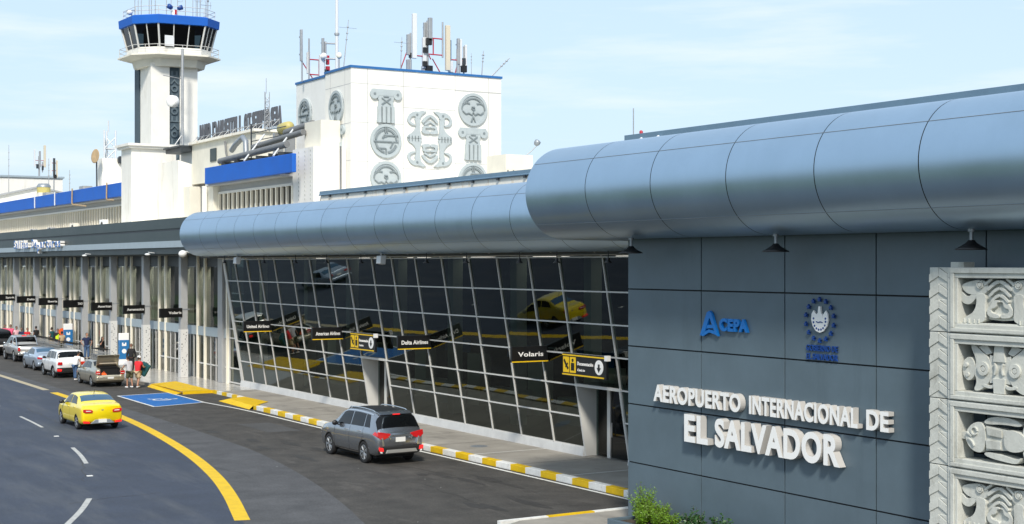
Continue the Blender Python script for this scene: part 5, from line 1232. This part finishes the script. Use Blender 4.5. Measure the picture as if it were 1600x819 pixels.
for s in (1, -1):
    b = MB(); pts = [c.P(.55 + 2.1 * k / 10, 9.0, s, .05 if 0 < k < 10 else .0) for k in range(11)]; b.tube(pts, .022, 6); b.build('roof_rail', 'chrome', t)
b = MB(); b.prism([(.30, 1.60), (.46, 1.66), (.62, 1.68), (.62, 1.63), (.34, 1.575)], (0, 0, 0), (0, 1, 0), UP, (1, 0, 0), -.62, .62); b.build('spoiler', 'suvgrey', t, bevel=.01)
b = MB(); b.box(-.13, .13, .275, .32, 1.58, 1.61); b.build('brake_light', 'redlit', t)
rearpoly(t, [(.36, .92), (.38, 1.01), (.66, 1.06), (.84, 1.09), (.86, .94), (.74, .84), (.60, .84)], -.05, .022, 'red', 'tail_light')
for s in (1, -1):
    b = MB(); c.patch(b, .005, .30, .005, .20, 5.0, 6.2, s, .012); b.build('tail_light_wing', 'red', t)
rearpoly(t, [(-.42, .90), (-.40, .975), (.40, .975), (.42, .90)], -.01, .03, 'suvgrey', 'number_plate_hood', False)
rear_plate(t, bo, -.18, .18, .74, .89, y=-.02)
rearpoly(t, [(.60, .66), (.66, .90), (.72, .88), (.70, .62), (.62, .60)], -.01, .03, 'chrome', 'chrome_trim'); rearpoly(t, [(.34, .85), (.42, .94), (.46, .93), (.40, .80)], -.01, .032, 'chrome', 'chrome_trim')
b = MB(); b.box(-.80, .80, -.07, .12, .40, .60); b.build('bumper', 'under', t, bevel=.03)
rearpoly(t, [(-.60, .40), (-.54, .51), (.54, .51), (.60, .40)], .05, .10, 'carsilver', 'skid_plate', False)
rearpoly(t, [(.66, .46), (.68, .58), (.83, .60), (.82, .48)], .02, .09, 'redlit', 'reflector'); rearpoly(t, [(.70, .40), (.71, .455), (.80, .47), (.78, .41)], .02, .085, 'lens', 'reverse_lens')
rearpoly(t, [(-.86, .40), (-.85, .52), (-.62, .52), (-.62, .40)], .0, .04, 'under', 'bumper_corner')
for s in (1, -1): b = MB(); c.patch(b, 1.4, 3.2, 1.4, 3.2, 1.75, 2.15, s, .012, 14, 3); b.build('sill_trim', 'chrome', t); b = MB(); c.patch(b, .6, 3.2, .6, 2.8, 8.2, 8.42, s, .01, 14, 2); b.build('window_trim', 'chrome', t)
seams(t, c, [1.06, 2.05, 3.2]); handles(t, c, [1.3, 2.3], 'chrome'); mirrors(t, c, 2.98, 'black'); front_lamps(t, c, .8)
place(t, 22.30, 44.3, 4.69, R(1.5)); t.scale = (1.03, 1.03, 1.07)
# ---- champagne saloon with open boot
c = Car(4.53, .85, [(0, .98), (.04, 1.02), (.2, 1.06), (.55, 1.10), (.75, 1.16), (1.25, 1.38), (1.7, 1.455), (2.1, 1.47), (2.5, 1.44), (2.9, 1.30), (3.55, .99), (3.75, .94), (4.2, .82), (4.45, .70), (4.53, .6)],
        [(0, .93), (.3, .97), (1, .97), (2, .94), (3, .92), (3.55, .90), (4.2, .77), (4.45, .62), (4.53, .52)], [(0, .38), (.1, .28), (.4, .22), (4, .2), (4.53, .26)])
bx = MB(); bx.box(-.56, .56, -.2, .72, .68, 1.4)
bx2 = MB(); bx2.box(-.60, .60, .10, .72, .42, 1.0)
t, bo = make_car('parked_car', 'champagne coloured saloon with its boot open beside the blue bay', 'car', c, 'beige', (.95, 3.55), .30, None, extra_cut=(bx, bx2))
side_glass(t, c, [(1.10, 2.0, 1.36, 1.97), (2.07, 3.18, 2.05, 2.76)]); top_glass(t, c, .80, 1.30, 'carglass', 'rear_window', 8.7); top_glass(t, c, 2.86, 3.45, 'carglass', 'windscreen', 8.8)
b = MB(); b.prism([(.70, 1.14), (.62, 1.22), (.40, 1.70), (.30, 1.76), (.33, 1.80), (.45, 1.78), (.72, 1.24), (.76, 1.15)], (0, 0, 0), (0, 1, 0), UP, (1, 0, 0), -.62, .62); lid = b.build('boot_lid', 'beige', t, bevel=.02)
b = MB(); b.box(-.50, .50, .40, .415, 1.30, 1.34); b.build('lid_lining', 'curtain', lid)
b = MB(); b.box(-.585, .585, .11, .70, .43, .44); b.box(-.585, .585, .70, .71, .43, 1.1); b.box(-.59, -.58, .12, .7, .43, .95); b.box(.58, .59, .12, .7, .43, .95); b.build('boot_lining', 'under', t)
rearpoly(t, [(.57, .70), (.57, .90), (.80, .92), (.82, .76)], -.06, .03, 'red', 'tail_light'); rearpoly(t, [(.58, .77), (.58, .80), (.78, .82), (.78, .79)], .02, .036, 'lens', 'reverse_lens')
b = MB(); b.box(-.78, .78, -.06, .10, .36, .62); b.build('bumper', 'beige', t, bevel=.05); rear_plate(t, bo, -.17, .17, .48, .59, y=-.085)
seams(t, c, [2.03, 3.18]); handles(t, c, [1.3, 2.28], 'beige'); mirrors(t, c, 3.0, 'beige'); front_lamps(t, c, .7)
place(t, 22.40, 80.4, 4.53)
b = MB(); b.ball((22.12, 80.75, .62), (.20, .16, .18)); b.tube([(22.02, 80.75, .75), (22.12, 80.73, .86), (22.22, 80.75, .75)], .02, 5); tag(b.build('travel_bag', 'orange'), 'small orange brown bag inside the open boot', 'bag')
# ---- white boxy off-roader
c = Car(4.24, .90, [(0, 1.06), (.03, 1.12), (.09, 1.22), (.16, 1.42), (.24, 1.58), (.36, 1.64), (.8, 1.68), (1.6, 1.69), (2.3, 1.66), (2.6, 1.56), (3.15, 1.16), (3.35, 1.10), (3.9, 1.02), (4.1, .92), (4.24, .78)],
        [(0, 1.0), (.1, 1.06), (.5, 1.08), (1.5, 1.07), (2.5, 1.06), (3.3, 1.04), (3.9, .95), (4.1, .85), (4.24, .68)], [(0, .46), (.1, .40), (.4, .30), (3.8, .28), (4.24, .36)], .20)
t, bo = make_car('parked_car', 'white boxy off-roader with square red tail lights ahead of the open boot', 'car', c, 'carwhite', (.86, 3.43), .345, None, spokes=5)
side_glass(t, c, [(.55, .92, .62, .92), (1.0, 1.85, 1.0, 1.82), (1.92, 2.92, 1.9, 2.52)], 6.5, 8.1); top_glass(t, c, .10, .235, 'carglass', 'rear_window', 7.4); top_glass(t, c, 2.62, 3.1, 'carglass', 'windscreen', 8.8)
rearpoly(t, [(.55, .80), (.55, .98), (.80, .99), (.83, .81)], -.05, .045, 'red', 'tail_light'); rearpoly(t, [(.60, .42), (.58, .56), (.84, .58), (.84, .44)], -.02, .075, 'redlit', 'reflector')
b = MB(); b.box(-.84, .84, -.05, .14, .38, .64); b.build('bumper', 'under', t, bevel=.03); rear_plate(t, bo, -.17, .17, .80, .92)
for s in (1, -1):
    for ya in (.86, 3.43):
        b = MB(); O = Vector((s * .905, ya, .345)); b.tube([O + Vector((0, math.cos(a) * .405, math.sin(a) * .405)) for a in [math.pi * k / 12 for k in range(13)]], .03, 6); b.build('wheel_arch', 'black', t)
    b = MB(); c.patch(b, 1.25, 3.05, 1.25, 3.05, 1.5, 2.5, s, .012, 12, 3); b.build('sill_trim', 'black', t)
seams(t, c, [.96, 1.88, 2.94]); handles(t, c, [1.2, 2.1], 'carwhite'); mirrors(t, c, 2.7, 'black'); front_lamps(t, c, .8)
place(t, 22.17, 88.0, 4.24)
# ---- silver blue saloon
c = Car(4.5, .86, [(0, .98), (.04, 1.02), (.2, 1.06), (.55, 1.10), (.7, 1.16), (1.2, 1.38), (1.7, 1.455), (2.1, 1.47), (2.5, 1.44), (2.9, 1.30), (3.55, .99), (3.75, .94), (4.2, .82), (4.4, .70), (4.5, .6)],
        [(0, .93), (.3, .98), (1, .97), (2, .94), (3, .92), (3.55, .90), (4.2, .77), (4.4, .62), (4.5, .52)], [(0, .38), (.1, .28), (.4, .22), (4, .2), (4.5, .26)])
t, bo = make_car('parked_car', 'silver blue saloon parked between the white off-roader and the pickup', 'car', c, 'carblue', (.95, 3.6), .31, None)
side_glass(t, c, [(1.08, 2.0, 1.34, 1.97), (2.07, 3.18, 2.05, 2.76)]); top_glass(t, c, .76, 1.26, 'carglassblue', 'rear_window', 8.7); top_glass(t, c, 2.86, 3.45, 'carglass', 'windscreen', 8.8)
rearpoly(t, [(.50, .76), (.52, .86), (.82, .92), (.82, .78)], -.05, .035, 'red', 'tail_light'); rear_plate(t, bo, -.17, .17, .62, .74); b = MB(); b.box(-.78, .78, -.05, .1, .36, .55); b.build('bumper', 'carblue', t, bevel=.04)
seams(t, c, [2.03, 3.18]); mirrors(t, c, 3.0, 'carblue'); handles(t, c, [1.3, 2.28], 'chrome')
place(t, 22.5, 94.6, 4.5)
t2 = copy_tree(t); t2['label'] = 'silver blue saloon on the far lane, mirrored in the upper left panes of the glass'; t2.location = (11.9, 97.0, 0); t2.rotation_euler = (0, 0, R(-3))
# ---- silver pickup
c = Car(5.25, .92, [(0, 1.10), (.06, 1.13), (1.55, 1.15), (1.68, 1.22), (1.8, 1.55), (1.95, 1.72), (2.4, 1.80), (3.0, 1.80), (3.4, 1.70), (4.0, 1.22), (4.2, 1.16), (4.8, 1.08), (5.1, .95), (5.25, .8)],
        [(0, 1.08), (1.5, 1.12), (2.5, 1.12), (4.1, 1.10), (4.8, 1.0), (5.1, .88), (5.25, .7)], [(0, .55), (.3, .45), (4.6, .42), (5.25, .45)], .24, [(0, .96), (.1, .98), (.6, 1), (4.4, 1), (4.9, .95), (5.15, .86), (5.25, .76)])
bx = MB(); bx.box(-.74, .74, .07, 1.55, .72, 1.6)
t, bo = make_car('pickup_truck', 'silver double cab pickup near the left edge with a red lamp on its roof', 'pickup', c, 'carsilver', (1.15, 4.2), .39, None, extra_cut=(bx,), spokes=6)
b = MB(); b.box(-.72, .72, .09, 1.53, .70, .72); b.build('bed_liner', 'under', t)
side_glass(t, c, [(2.0, 2.75, 2.08, 2.72), (2.82, 3.75, 2.8, 3.35)], 6.6, 8.1); top_glass(t, c, 1.72, 1.90, 'carglass', 'rear_window', 7.6); top_glass(t, c, 3.44, 3.95, 'carglass', 'windscreen', 8.8)
rearpoly(t, [(.70, .78), (.70, 1.04), (.86, 1.05), (.87, .80)], -.06, .035, 'red', 'tail_light'); b = MB(); b.box(-.86, .86, -.16, .02, .48, .64); b.build('bumper', 'chrome', t, bevel=.03)
b = MB(); b.box(-.17, .17, -.165, -.155, .50, .62); b.build('number_plate', 'plate', t); b = MB(); b.box(-.16, .16, 1.98, 2.02, 1.74, 1.80); b.build('brake_light', 'redlit', t)
for s in (1, -1): b = MB(); b.tube([(s * .70, 1.0, 1.12), (s * .68, 1.45, 1.72), (s * .64, 1.75, 1.78)], .04, 6); b.build('roll_bar', 'chrome', t)
b = MB(); b.tube([(.68, 1.45, 1.72), (-.68, 1.45, 1.72)], .04, 6); b.build('roll_hoop', 'chrome', t)
seams(t, c, [2.0, 2.78, 3.8]); mirrors(t, c, 3.6, 'chrome'); handles(t, c, [2.2, 2.98], 'chrome')
place(t, 23.3, 103.7, 5.25)
# ---- dark van at the very edge
c = Car(4.9, .92, [(0, 1.1), (.05, 1.2), (.15, 1.7), (.4, 1.9), (2.5, 1.95), (3.4, 1.85), (4.1, 1.25), (4.6, 1.05), (4.9, .85)], [(0, 1.0), (3.9, 1.05), (4.6, .9), (4.9, .7)], [(0, .4), (.4, .3), (4.9, .35)], .12)
t, bo = make_car('parked_van', 'black van at the far left edge beyond the pickup', 'van', c, 'black', (.95, 3.9), .34, None)
side_glass(t, c, [(.4, 1.6, .4, 1.6), (1.7, 2.8, 1.7, 2.8), (2.9, 3.8, 2.9, 3.4)], 6.6, 8.1); top_glass(t, c, .07, .2, 'carglass', 'rear_window', 7.6)
rearpoly(t, [(.74, .7), (.74, 1.0), (.86, 1.0), (.87, .72)], -.05, .035, 'red', 'tail_light'); rear_plate(t, bo, -.2, .2, .7, .82); seams(t, c, [1.65, 2.85])
place(t, 23.0, 111.8, 4.9)

# ------------------------------------------------------------------ people
def skin_mesh(vs, es, rs, sub=1, root=0):
    me = bpy.data.meshes.new('sk'); me.from_pydata(vs, es, []); o = bpy.data.objects.new('sk', me); col.objects.link(o)
    md = o.modifiers.new('skin', 'SKIN'); md.use_smooth_shade = True
    for i, r in enumerate(rs): me.skin_vertices[0].data[i].radius = r if isinstance(r, tuple) else (r, r)
    me.skin_vertices[0].data[root].use_root = True
    s = o.modifiers.new('sub', 'SUBSURF'); s.levels = sub; s.render_levels = sub
    dg = bpy.context.evaluated_depsgraph_get(); dg.update(); m2 = bpy.data.meshes.new_from_object(o.evaluated_get(dg), depsgraph=dg)
    bpy.data.objects.remove(o); return m2
def V3(*a): return Vector(a)
def person(label, loc, yaw, shirt, legs, hair='hair', skin='skin', short=False, cap=None, lean=0, stride=.12, armL=None, armR=None, hgt=1.72, sleeves=True, vest=None, longhair=False, group=None, dress=False, shoes='whitecloth', sit=False):
    """local: facing +Y. arms: (elbow, wrist) offsets from the shoulder"""
    t = thing('person', label, 'person', (0, 0, 0), group); k = hgt / 1.72
    le = math.tan(lean)
    def tr(x, y, z): return V3(x * k, (y + max(0, z - .92) * le) * k, z * k)
    pel, sp, ch, nk, hd = tr(0, 0, .94), tr(0, .0, 1.10), tr(0, 0, 1.32), tr(0, 0, 1.47), tr(0, .02, 1.54)
    sh = [tr(-.17, 0, 1.40), tr(.17, 0, 1.40)]; hp = [tr(-.09, 0, .88), tr(.09, 0, .88)]
    kn = [tr(-.10, stride * .7 + .03, .49), tr(.10, -stride * .35 + .03, .49)]; an = [tr(-.10, stride, .09), tr(.10, -stride, .09 + stride * .15)]
    toe = [an[0] + V3(0, .16, -.05) * k, an[1] + V3(0, .16, -.05) * k]
    dft = [(V3(-.08, -.02, -.28), V3(-.09, .06, -.53)), (V3(.08, -.02, -.28), V3(.09, .06, -.53))]
    ar = [armL or dft[0], armR or dft[1]]
    el = [sh[i] + Vector(ar[i][0]) * k for i in (0, 1)]; wr = [sh[i] + Vector(ar[i][1]) * k for i in (0, 1)]
    vs = [pel, sp, ch, nk, hd] + sh + el + wr + hp + kn + an + toe
    es = [(0, 1), (1, 2), (2, 3), (3, 4), (2, 5), (2, 6), (5, 7), (7, 9), (6, 8), (8, 10), (0, 11), (0, 12), (11, 13), (12, 14), (13, 15), (14, 16), (15, 17), (16, 18)]
    rs = [(.13 * k, .10 * k), (.125 * k, .095 * k), (.145 * k, .10 * k), .052 * k, .05 * k, .055 * k, .055 * k, .04 * k, .04 * k, .028 * k, .028 * k, .085 * k, .085 * k, .058 * k, .058 * k, .037 * k, .037 * k, .032 * k, .032 * k]
    b = MB(); b.merge(skin_mesh(vs, es, rs, 1), None, 0, True)
    for i in (0, 1):     # hands: palm, four curled fingers and a thumb
        d = (wr[i] - el[i]).normalized(); sd_ = V3(0, 1, 0) - d * d.y; sd_ = sd_.normalized() if sd_.length > .1 else V3(1, 0, 0); pn = d.cross(sd_) * (1 if i else -1)
        p0 = wr[i]; p1 = p0 + d * .075 * k; hv = [p0, p1]; he = [(0, 1)]; hr = [.022 * k, (.034 * k, .018 * k)]
        for q, ln in ((-.027, .062), (-.009, .075), (.009, .07), (.027, .055)):
            a = len(hv); base = p1 + sd_ * q * k; hv += [base, base + d * ln * .5 * k, base + (d * .85 - pn * .5).normalized() * ln * k]; he += [(1, a), (a, a + 1), (a + 1, a + 2)]; hr += [.010 * k, .009 * k, .008 * k]
        a = len(hv); hv += [p0 + (d * .03 + sd_ * .03) * k, p0 + (d * .07 + sd_ * .05) * k]; he += [(0, a), (a, a + 1)]; hr += [.012 * k, .009 * k]
        b.merge(skin_mesh(hv, he, hr, 1), None, 0, True)
    hc = hd + V3(0, .02, .115) * k
    b.ball(hc, (.078 * k, .098 * k, .118 * k), 0, 16, 12); b.ball(hc + V3(0, .06, -.055) * k, (.055 * k, .05 * k, .06 * k), 0)
    b.tube([hc + V3(0, .095, .01) * k, hc + V3(0, .118, -.025) * k, hc + V3(0, .095, -.035) * k], .013 * k, 6)
    for s in (-1, 1):
        b.ball(hc + V3(s * .032, .085, .012) * k, .012 * k, 1, 8, 6); b.ball(hc + V3(s * .079, .0, -.005) * k, (.012 * k, .022 * k, .032 * k), 0, 8, 6)
    b.tube([hc + V3(-.025, .103, -.068) * k, hc + V3(.025, .103, -.068) * k], .006 * k, 5, 2)
    b.build('body', [skin, 'hair', 'red'], t)
    hb = MB()
    if cap:
        hb.lathe([(.104 * k, -.01 * k), (.106 * k, .02 * k), (.09 * k, .075 * k), (.05 * k, .105 * k), (0, .112 * k)], hc + V3(0, -.005, .03) * k, UP, 16)
        hb.prism([(-.07 * k, 0), (-.06 * k, .10 * k), (0, .125 * k), (.06 * k, .10 * k), (.07 * k, 0)], hc + V3(0, .07, .035) * k, (1, 0, 0), (0, 1, -.15), UP, -.006, .006)
        hb.build('cap', cap, t); hb = MB()
    hb.ball(hc + V3(0, -.018, .022) * k, (.086 * k, .098 * k, .108 * k), 0, 16, 10)
    if longhair: hb.ball(hc + V3(0, -.06, -.10) * k, (.09 * k, .06 * k, .18 * k), 0)
    hb.build('hair', hair, t)
    g = .016 * k                                   # clothes follow the body a little outside it
    sv = [pel - V3(0, 0, .05) * k, sp, ch, tr(0, 0, 1.43)] + sh; se = [(0, 1), (1, 2), (2, 3), (2, 4), (2, 5)]; sr = [(.165 * k, .14 * k), (.17 * k, .14 * k), (.195 * k, .15 * k), .09 * k, .10 * k, .10 * k]
    for i in (0, 1):
        a = len(sv)
        if sleeves == 'long': sv += [el[i], wr[i]]; se += [(4 + i, a), (a, a + 1)]; sr += [.072 * k, .055 * k]
        else: sv += [sh[i].lerp(el[i], .62)]; se += [(4 + i, a)]; sr += [.085 * k]
    b = MB(); b.merge(skin_mesh(sv, se, sr, 1, 1), None, 0, True); b.build('shirt', shirt, t)
    if vest:
        b = MB(); b.merge(skin_mesh([pel + V3(0, 0, .02), sp, ch, tr(0, 0, 1.42)] + [tr(-.13, 0, 1.40), tr(.13, 0, 1.40)], [(0, 1), (1, 2), (2, 3), (2, 4), (2, 5)], [(.18 * k, .15 * k), (.185 * k, .15 * k), (.215 * k, .165 * k), .07 * k, .10 * k, .10 * k], 1, 1), None, 0, True); b.build('vest', vest, t)
    if dress:
        b = MB(); b.lathe([(.15 * k, .12 * k), (.17 * k, -.1 * k), (.22 * k, -.48 * k)], pel, UP, 14); b.build('skirt', legs, t)
    else:
        lv = [pel + V3(0, 0, .03)] + hp; lE = [(0, 1), (0, 2)]; lr = [(.145 * k, .13 * k), .12 * k, .12 * k]
        for i in (0, 1):
            a = len(lv)
            if short: lv += [hp[i].lerp(kn[i], .55), kn[i] + V3(0, 0, .03)]; lE += [(1 + i, a), (a, a + 1)]; lr += [.125 * k, .12 * k]
            else: lv += [kn[i], an[i] + V3(0, 0, .0)]; lE += [(1 + i, a), (a, a + 1)]; lr += [.095 * k, .08 * k]
        b = MB(); b.merge(skin_mesh(lv, lE, lr, 1), None, 0, True); b.build('shorts' if short else 'trousers', legs, t)
    for i in (0, 1):
        b = MB(); b.ball(an[i] + V3(0, .07, -.045) * k, (.05 * k, .14 * k, .048 * k), 0, 12, 8); b.build('shoe', shoes, t)
    t.location = loc; t.rotation_euler = (0, 0, yaw); return t
KB = .155
person('man in grey shirt and olive shorts reaching into the open boot', (23.2, 79.4, .0), R(20), 'shirtgrey', 'olive', short=True, lean=R(14), stride=.10, armL=((-.10, .12, -.26), (-.12, .30, -.42)), armR=((.06, .10, -.27), (.0, .28, -.45)))
person('man in red shirt, pale cap and khaki shorts carrying a dark green case', (23.55, 79.1, .0), R(-50), 'shirtred', 'khaki', short=True, cap='whitecloth', lean=R(10), stride=.20, armL=((-.10, .08, -.27), (-.02, .36, -.24)), armR=((.10, .10, -.26), (.04, .36, -.24)))
b = MB(); b.box(-.26, .26, -.11, .11, -.36, .36)
o = b.build('suitcase', 'teal', None, bevel=.04); o.location = (23.98, 79.36, 1.02); o.rotation_euler = (R(10), R(32), R(-35)); tag(o, 'dark green blue case carried by the man in the red shirt', 'case')
b = MB(); b.box(-.22, .22, .08, .125, -.34, .34); q = b.build('lid', 'teal', None, bevel=.03); q.parent = o; q.matrix_parent_inverse = Matrix.Identity(4)
b = MB(); b.tube([(-.08, 0, .36), (-.07, 0, .41), (.07, 0, .41), (.08, 0, .36)], .014, 6); q = b.build('handle', 'black', None); q.parent = o; q.matrix_parent_inverse = Matrix.Identity(4)
person('man in a dark blue shirt and jeans, hands on hips, by the trolleys', (26.9, 102.6, KB), R(190), 'navycloth', 'jeans', stride=.05, hgt=1.8, armL=((-.24, -.04, -.20), (-.12, .06, -.42)), armR=((.24, -.04, -.20), (.12, .06, -.42)), shoes='blackcloth')
person('woman in dark clothes with a hand raised to her face', (27.2, 99.7, KB), R(215), 'blackcloth', 'blackcloth', longhair=True, hgt=1.65, stride=.04, armR=((.12, .10, -.22), (.02, .16, .02)), shoes='blackcloth', skin='skin')
person('security guard in a yellow high visibility vest by the trolleys', (27.25, 112.3, KB), R(180), 'blackcloth', 'navycloth', vest='hivis', sleeves='long', hgt=1.72, stride=.04, shoes='blackcloth', skin='skin2')
person('dark clad person standing behind the open boot lid beside the information panel', (26.15, 89.2, KB), R(160), 'blackcloth', 'blackcloth', sleeves='long', hgt=1.7, stride=.04, shoes='blackcloth', skin='skin2')
person('person in a white shirt bending at the side of the champagne saloon', (21.95, 86.3, 0), R(-60), 'whitecloth', 'jeans', lean=R(22), hgt=1.66, stride=.08, skin='skin')
for lab, x, y, a, sh_, hg in (('person in a bright pink top in the group above the pickup, second from the left', 25.5, 120.4, 150, 'pink', 1.78), ('person in a pale pink top in the group above the pickup', 25.5, 118.4, 200, 'palepink', 1.72), ('person in a dark blue top in the group above the pickup', 25.5, 116.5, 170, 'navycloth', 1.68),
                              ('person in a red top at the right end of the group above the pickup', 25.5, 114.6, 190, 'shirtred', 1.74), ('person in a crimson top at the left end of the group above the pickup', 25.5, 122.6, 170, 'pink', 1.70)):
    person(lab, (x, y, KB), R(a), sh_, 'jeans', hgt=hg, stride=.05, skin='skin2', shoes='blackcloth', group='people waiting above the pickup')
person('person in a white top standing beside the pickup cab', (21.6, 110.3, 0), R(150), 'whitecloth', 'navycloth', hgt=1.72, stride=.08, skin='skin2', sleeves='long')
for lab, x, y, a, sh_, lg in (('person in a teal top by the hall doors beyond the guard in the yellow vest', 27.6, 115.5, 40, 'teal', 'khaki'), ('person in a bright red shirt at the very left edge of the hall front', 26.3, 133.5, 120, 'shirtred', 'navycloth'), ('person in khaki clothes walking between the pickup and the hall doors', 26.6, 108.3, 10, 'khaki', 'olive'), ('person in black walking along the hall front, behind the pickup', 27.0, 118.2, 20, 'blackcloth', 'jeans'), ('person in a white shirt at the far end of the kerb', 25.2, 127.5, 190, 'whitecloth', 'navycloth'),
                              ('person in a grey shirt at the far end of the kerb', 25.6, 131.0, 160, 'shirtgrey', 'jeans')):
    person(lab, (x, y, KB), R(a), sh_, lg, hgt=1.7, stride=.1, skin='skin2', shoes='blackcloth')
# ------------------------------------------------------------------ information panels and luggage trolleys
for i, (x, y) in enumerate(((27.0, 93.8), (27.6, 110.6))):
    t = thing('information_panel', ['blue and white information panel behind the open boot lid', 'blue and white information panel next to the guard in the yellow vest'][i], 'panel', (x, y, KB), 'information panels on the pavement')
    b = MB(); b.box(x - .33, x + .33, y - .10, y + .10, KB + .12, KB + 2.2); b.build('case', 'letterwhite', t, bevel=.03)
    b = MB(); b.box(x - .33, x + .33, y - .108, y - .101, KB + .5, KB + 1.75); b.box(x - .338, x - .331, y - .08, y + .08, KB + .5, KB + 1.75); b.build('blue_face', 'kioskblue', t)
    b = MB(); b.prism([(-.14, 1.36), (.14, 1.36), (.14, 1.58), (.05, 1.58), (.05, 1.48), (-.05, 1.48), (-.05, 1.58), (-.14, 1.58)], (x, y - .108, KB), YF, UP, NY, 0, .008); b.prism(circle(.15, 18, 0, 1.02), (x, y - .108, KB), YF, UP, NY, 0, .008); b.build('symbols', 'letterwhite', t)
    b = MB(); b.box(x - .4, x + .4, y - .25, y + .25, KB, KB + .12); b.build('base', 'greycol', t)
b = MB(); b.prism(circle(.28, 20), (27.35, 111.3, 1.72), YF, UP, NY, 0, .05); b.tube([(27.35, 111.32, .155), (27.35, 111.32, 1.6)], .03, 6)
tag(b.build('round_sign', 'orange'), 'round orange red sign on a post beside the guard in the yellow vest', 'sign')
def trolley():
    t = thing('luggage_trolley', 'grey steel luggage trolley in the nested row on the pavement', 'trolley', (0, 0, 0), 'nested luggage trolleys')
    b = MB()
    for x in (-.28, .28):
        b.tube([(x, -.45, .16), (x, .40, .20)], .02, 5); b.tube([(x, -.42, .16), (x * .95, -.50, .60), (x * .95, -.56, 1.02)], .02, 5)
    b.tube([(-.28, .40, .2), (.28, .40, .2)], .02, 5)
    for z, y in ((.6, -.5), (.8, -.53)): b.tube([(-.27, y, z), (.27, y, z)], .016, 5)
    b.build('frame', 'steel', t)
    b = MB(); b.box(-.26, .26, -.40, .36, .19, .205); b.box(-.26, .26, -.60, -.22, .62, .635); b.box(-.24, .24, -.525, -.505, .32, .58); b.build('deck', 'alugrey', t)
    b = MB(); b.tube([(-.29, -.57, 1.03), (.29, -.57, 1.03)], .028, 6); b.build('handle', 'black', t)
    for p in ((-.26, -.40), (.26, -.40), (0, .34)): b = MB(); b.lathe([(.0, -.02), (.075, -.018), (.075, .018), (0, .02)], (p[0], p[1], .077), (1, 0, 0), 10); b.build('wheel', 'rubber', t)
    return t
pt = trolley(); k = 0
for y0, n in ((96.2, 7), (103.7, 9), (108.2, 12), (114.2, 10)):
    for i in range(n):
        o = pt if k == 0 else copy_tree(pt); o.location = (26.3 + (y0 - 96) * .02, y0 + i * .42, KB); o.rotation_euler = (0, 0, R(2)); k += 1
# ------------------------------------------------------------------ planter and shrubs by the sign wall
t = thing('planter', 'low grey planter along the foot of the sign wall', 'planter', (21.2, 25, .1))
b = MB(); b.box(20.5, 20.62, 4, 29.35, .1, .58); b.box(20.62, 21.98, 29.23, 29.35, .1, .58); b.build('walls', 'panel', t, bevel=.01)
b = MB(); b.box(20.62, 21.98, 4, 29.23, .1, .52); b.build('soil', 'soil', t)
def shrub(name, label, clumps, shoots, leaf, ratio, m, z0=.5, seed=1, lift=.75):
    """clumps of shoots that fan up and out, each carrying small leaves towards its tip"""
    rr = random.Random(seed); t = thing(name, label, 'shrub', (clumps[0][0], clumps[0][1], z0)); lb = MB(); sb = MB()
    for (x, y, h) in clumps:
        for q in range(shoots):
            a = rr.uniform(0, 2 * math.pi); tl = rr.random() ** .7 * (1 - lift) * 2.2; d = Vector((math.cos(a) * tl, math.sin(a) * tl, 1)).normalized(); ln = h * rr.uniform(.55, 1.08) * (1 - .25 * tl)
            p0 = Vector((x + rr.uniform(-.07, .07), y + rr.uniform(-.07, .07), z0)); p1 = p0 + d * ln; 
            if q % 3 == 0: sb.tube([p0, p1], [.008, .003], 4)
            n = int(7 + ln * 20)
            for k in range(n):
                u = .18 + .82 * k / n; c = p0.lerp(p1, u) + Vector((rr.uniform(-.02, .02), rr.uniform(-.02, .02), -.06 * u * u * tl))
                b_ = rr.uniform(0, 2 * math.pi); o = (d * rr.uniform(.3, 1.0) + Vector((math.cos(b_), math.sin(b_), rr.uniform(-.3, .4)))).normalized(); sd_ = o.cross(Vector((rr.uniform(-1, 1), rr.uniform(-1, 1), rr.uniform(-1, 1)))).normalized()
                l = leaf * rr.uniform(.5, 1.25) * (1.1 - .5 * u); wv = l * ratio * rr.uniform(.7, 1.3)
                lb.add([c, c + o * l * .5 + sd_ * wv, c + o * l - Vector((0, 0, l * .2)), c + o * l * .5 - sd_ * wv], [(0, 1, 2, 3)])
    lb.build('foliage', m, t); sb.build('stems', 'wood', t); return t
shrub('shrub', 'bright lime green feathery shrub at the corner of the sign wall', [(21.25, 28.85, .98), (21.1, 28.6, .66), (21.2, 28.2, .60), (21.0, 27.9, .50), (21.3, 29.0, .55), (21.1, 27.5, .48), (20.85, 28.4, .52), (21.4, 28.3, .6)], 70, .11, .17, 'leafbright', seed=2)
shrub('shrub', 'dark green leafy shrub between the lime shrub and the reddish one', [(21.3, 26.95, .66), (21.2, 26.6, .54), (21.1, 26.8, .5)], 42, .13, .27, 'leafdark', seed=5, lift=.6)
shrub('shrub', 'dark green broad leaved shrub with reddish shoots, farthest right', [(21.25, 25.9, .66), (21.2, 25.5, .60), (21.15, 25.15, .52)], 42, .15, .28, 'leafdark', seed=8, lift=.6)
shrub('shrub', 'low shrub mostly below the bottom edge of the picture', [(21.2, 22.3, .30)], 40, .12, .26, 'leafdark', seed=9, lift=.5)
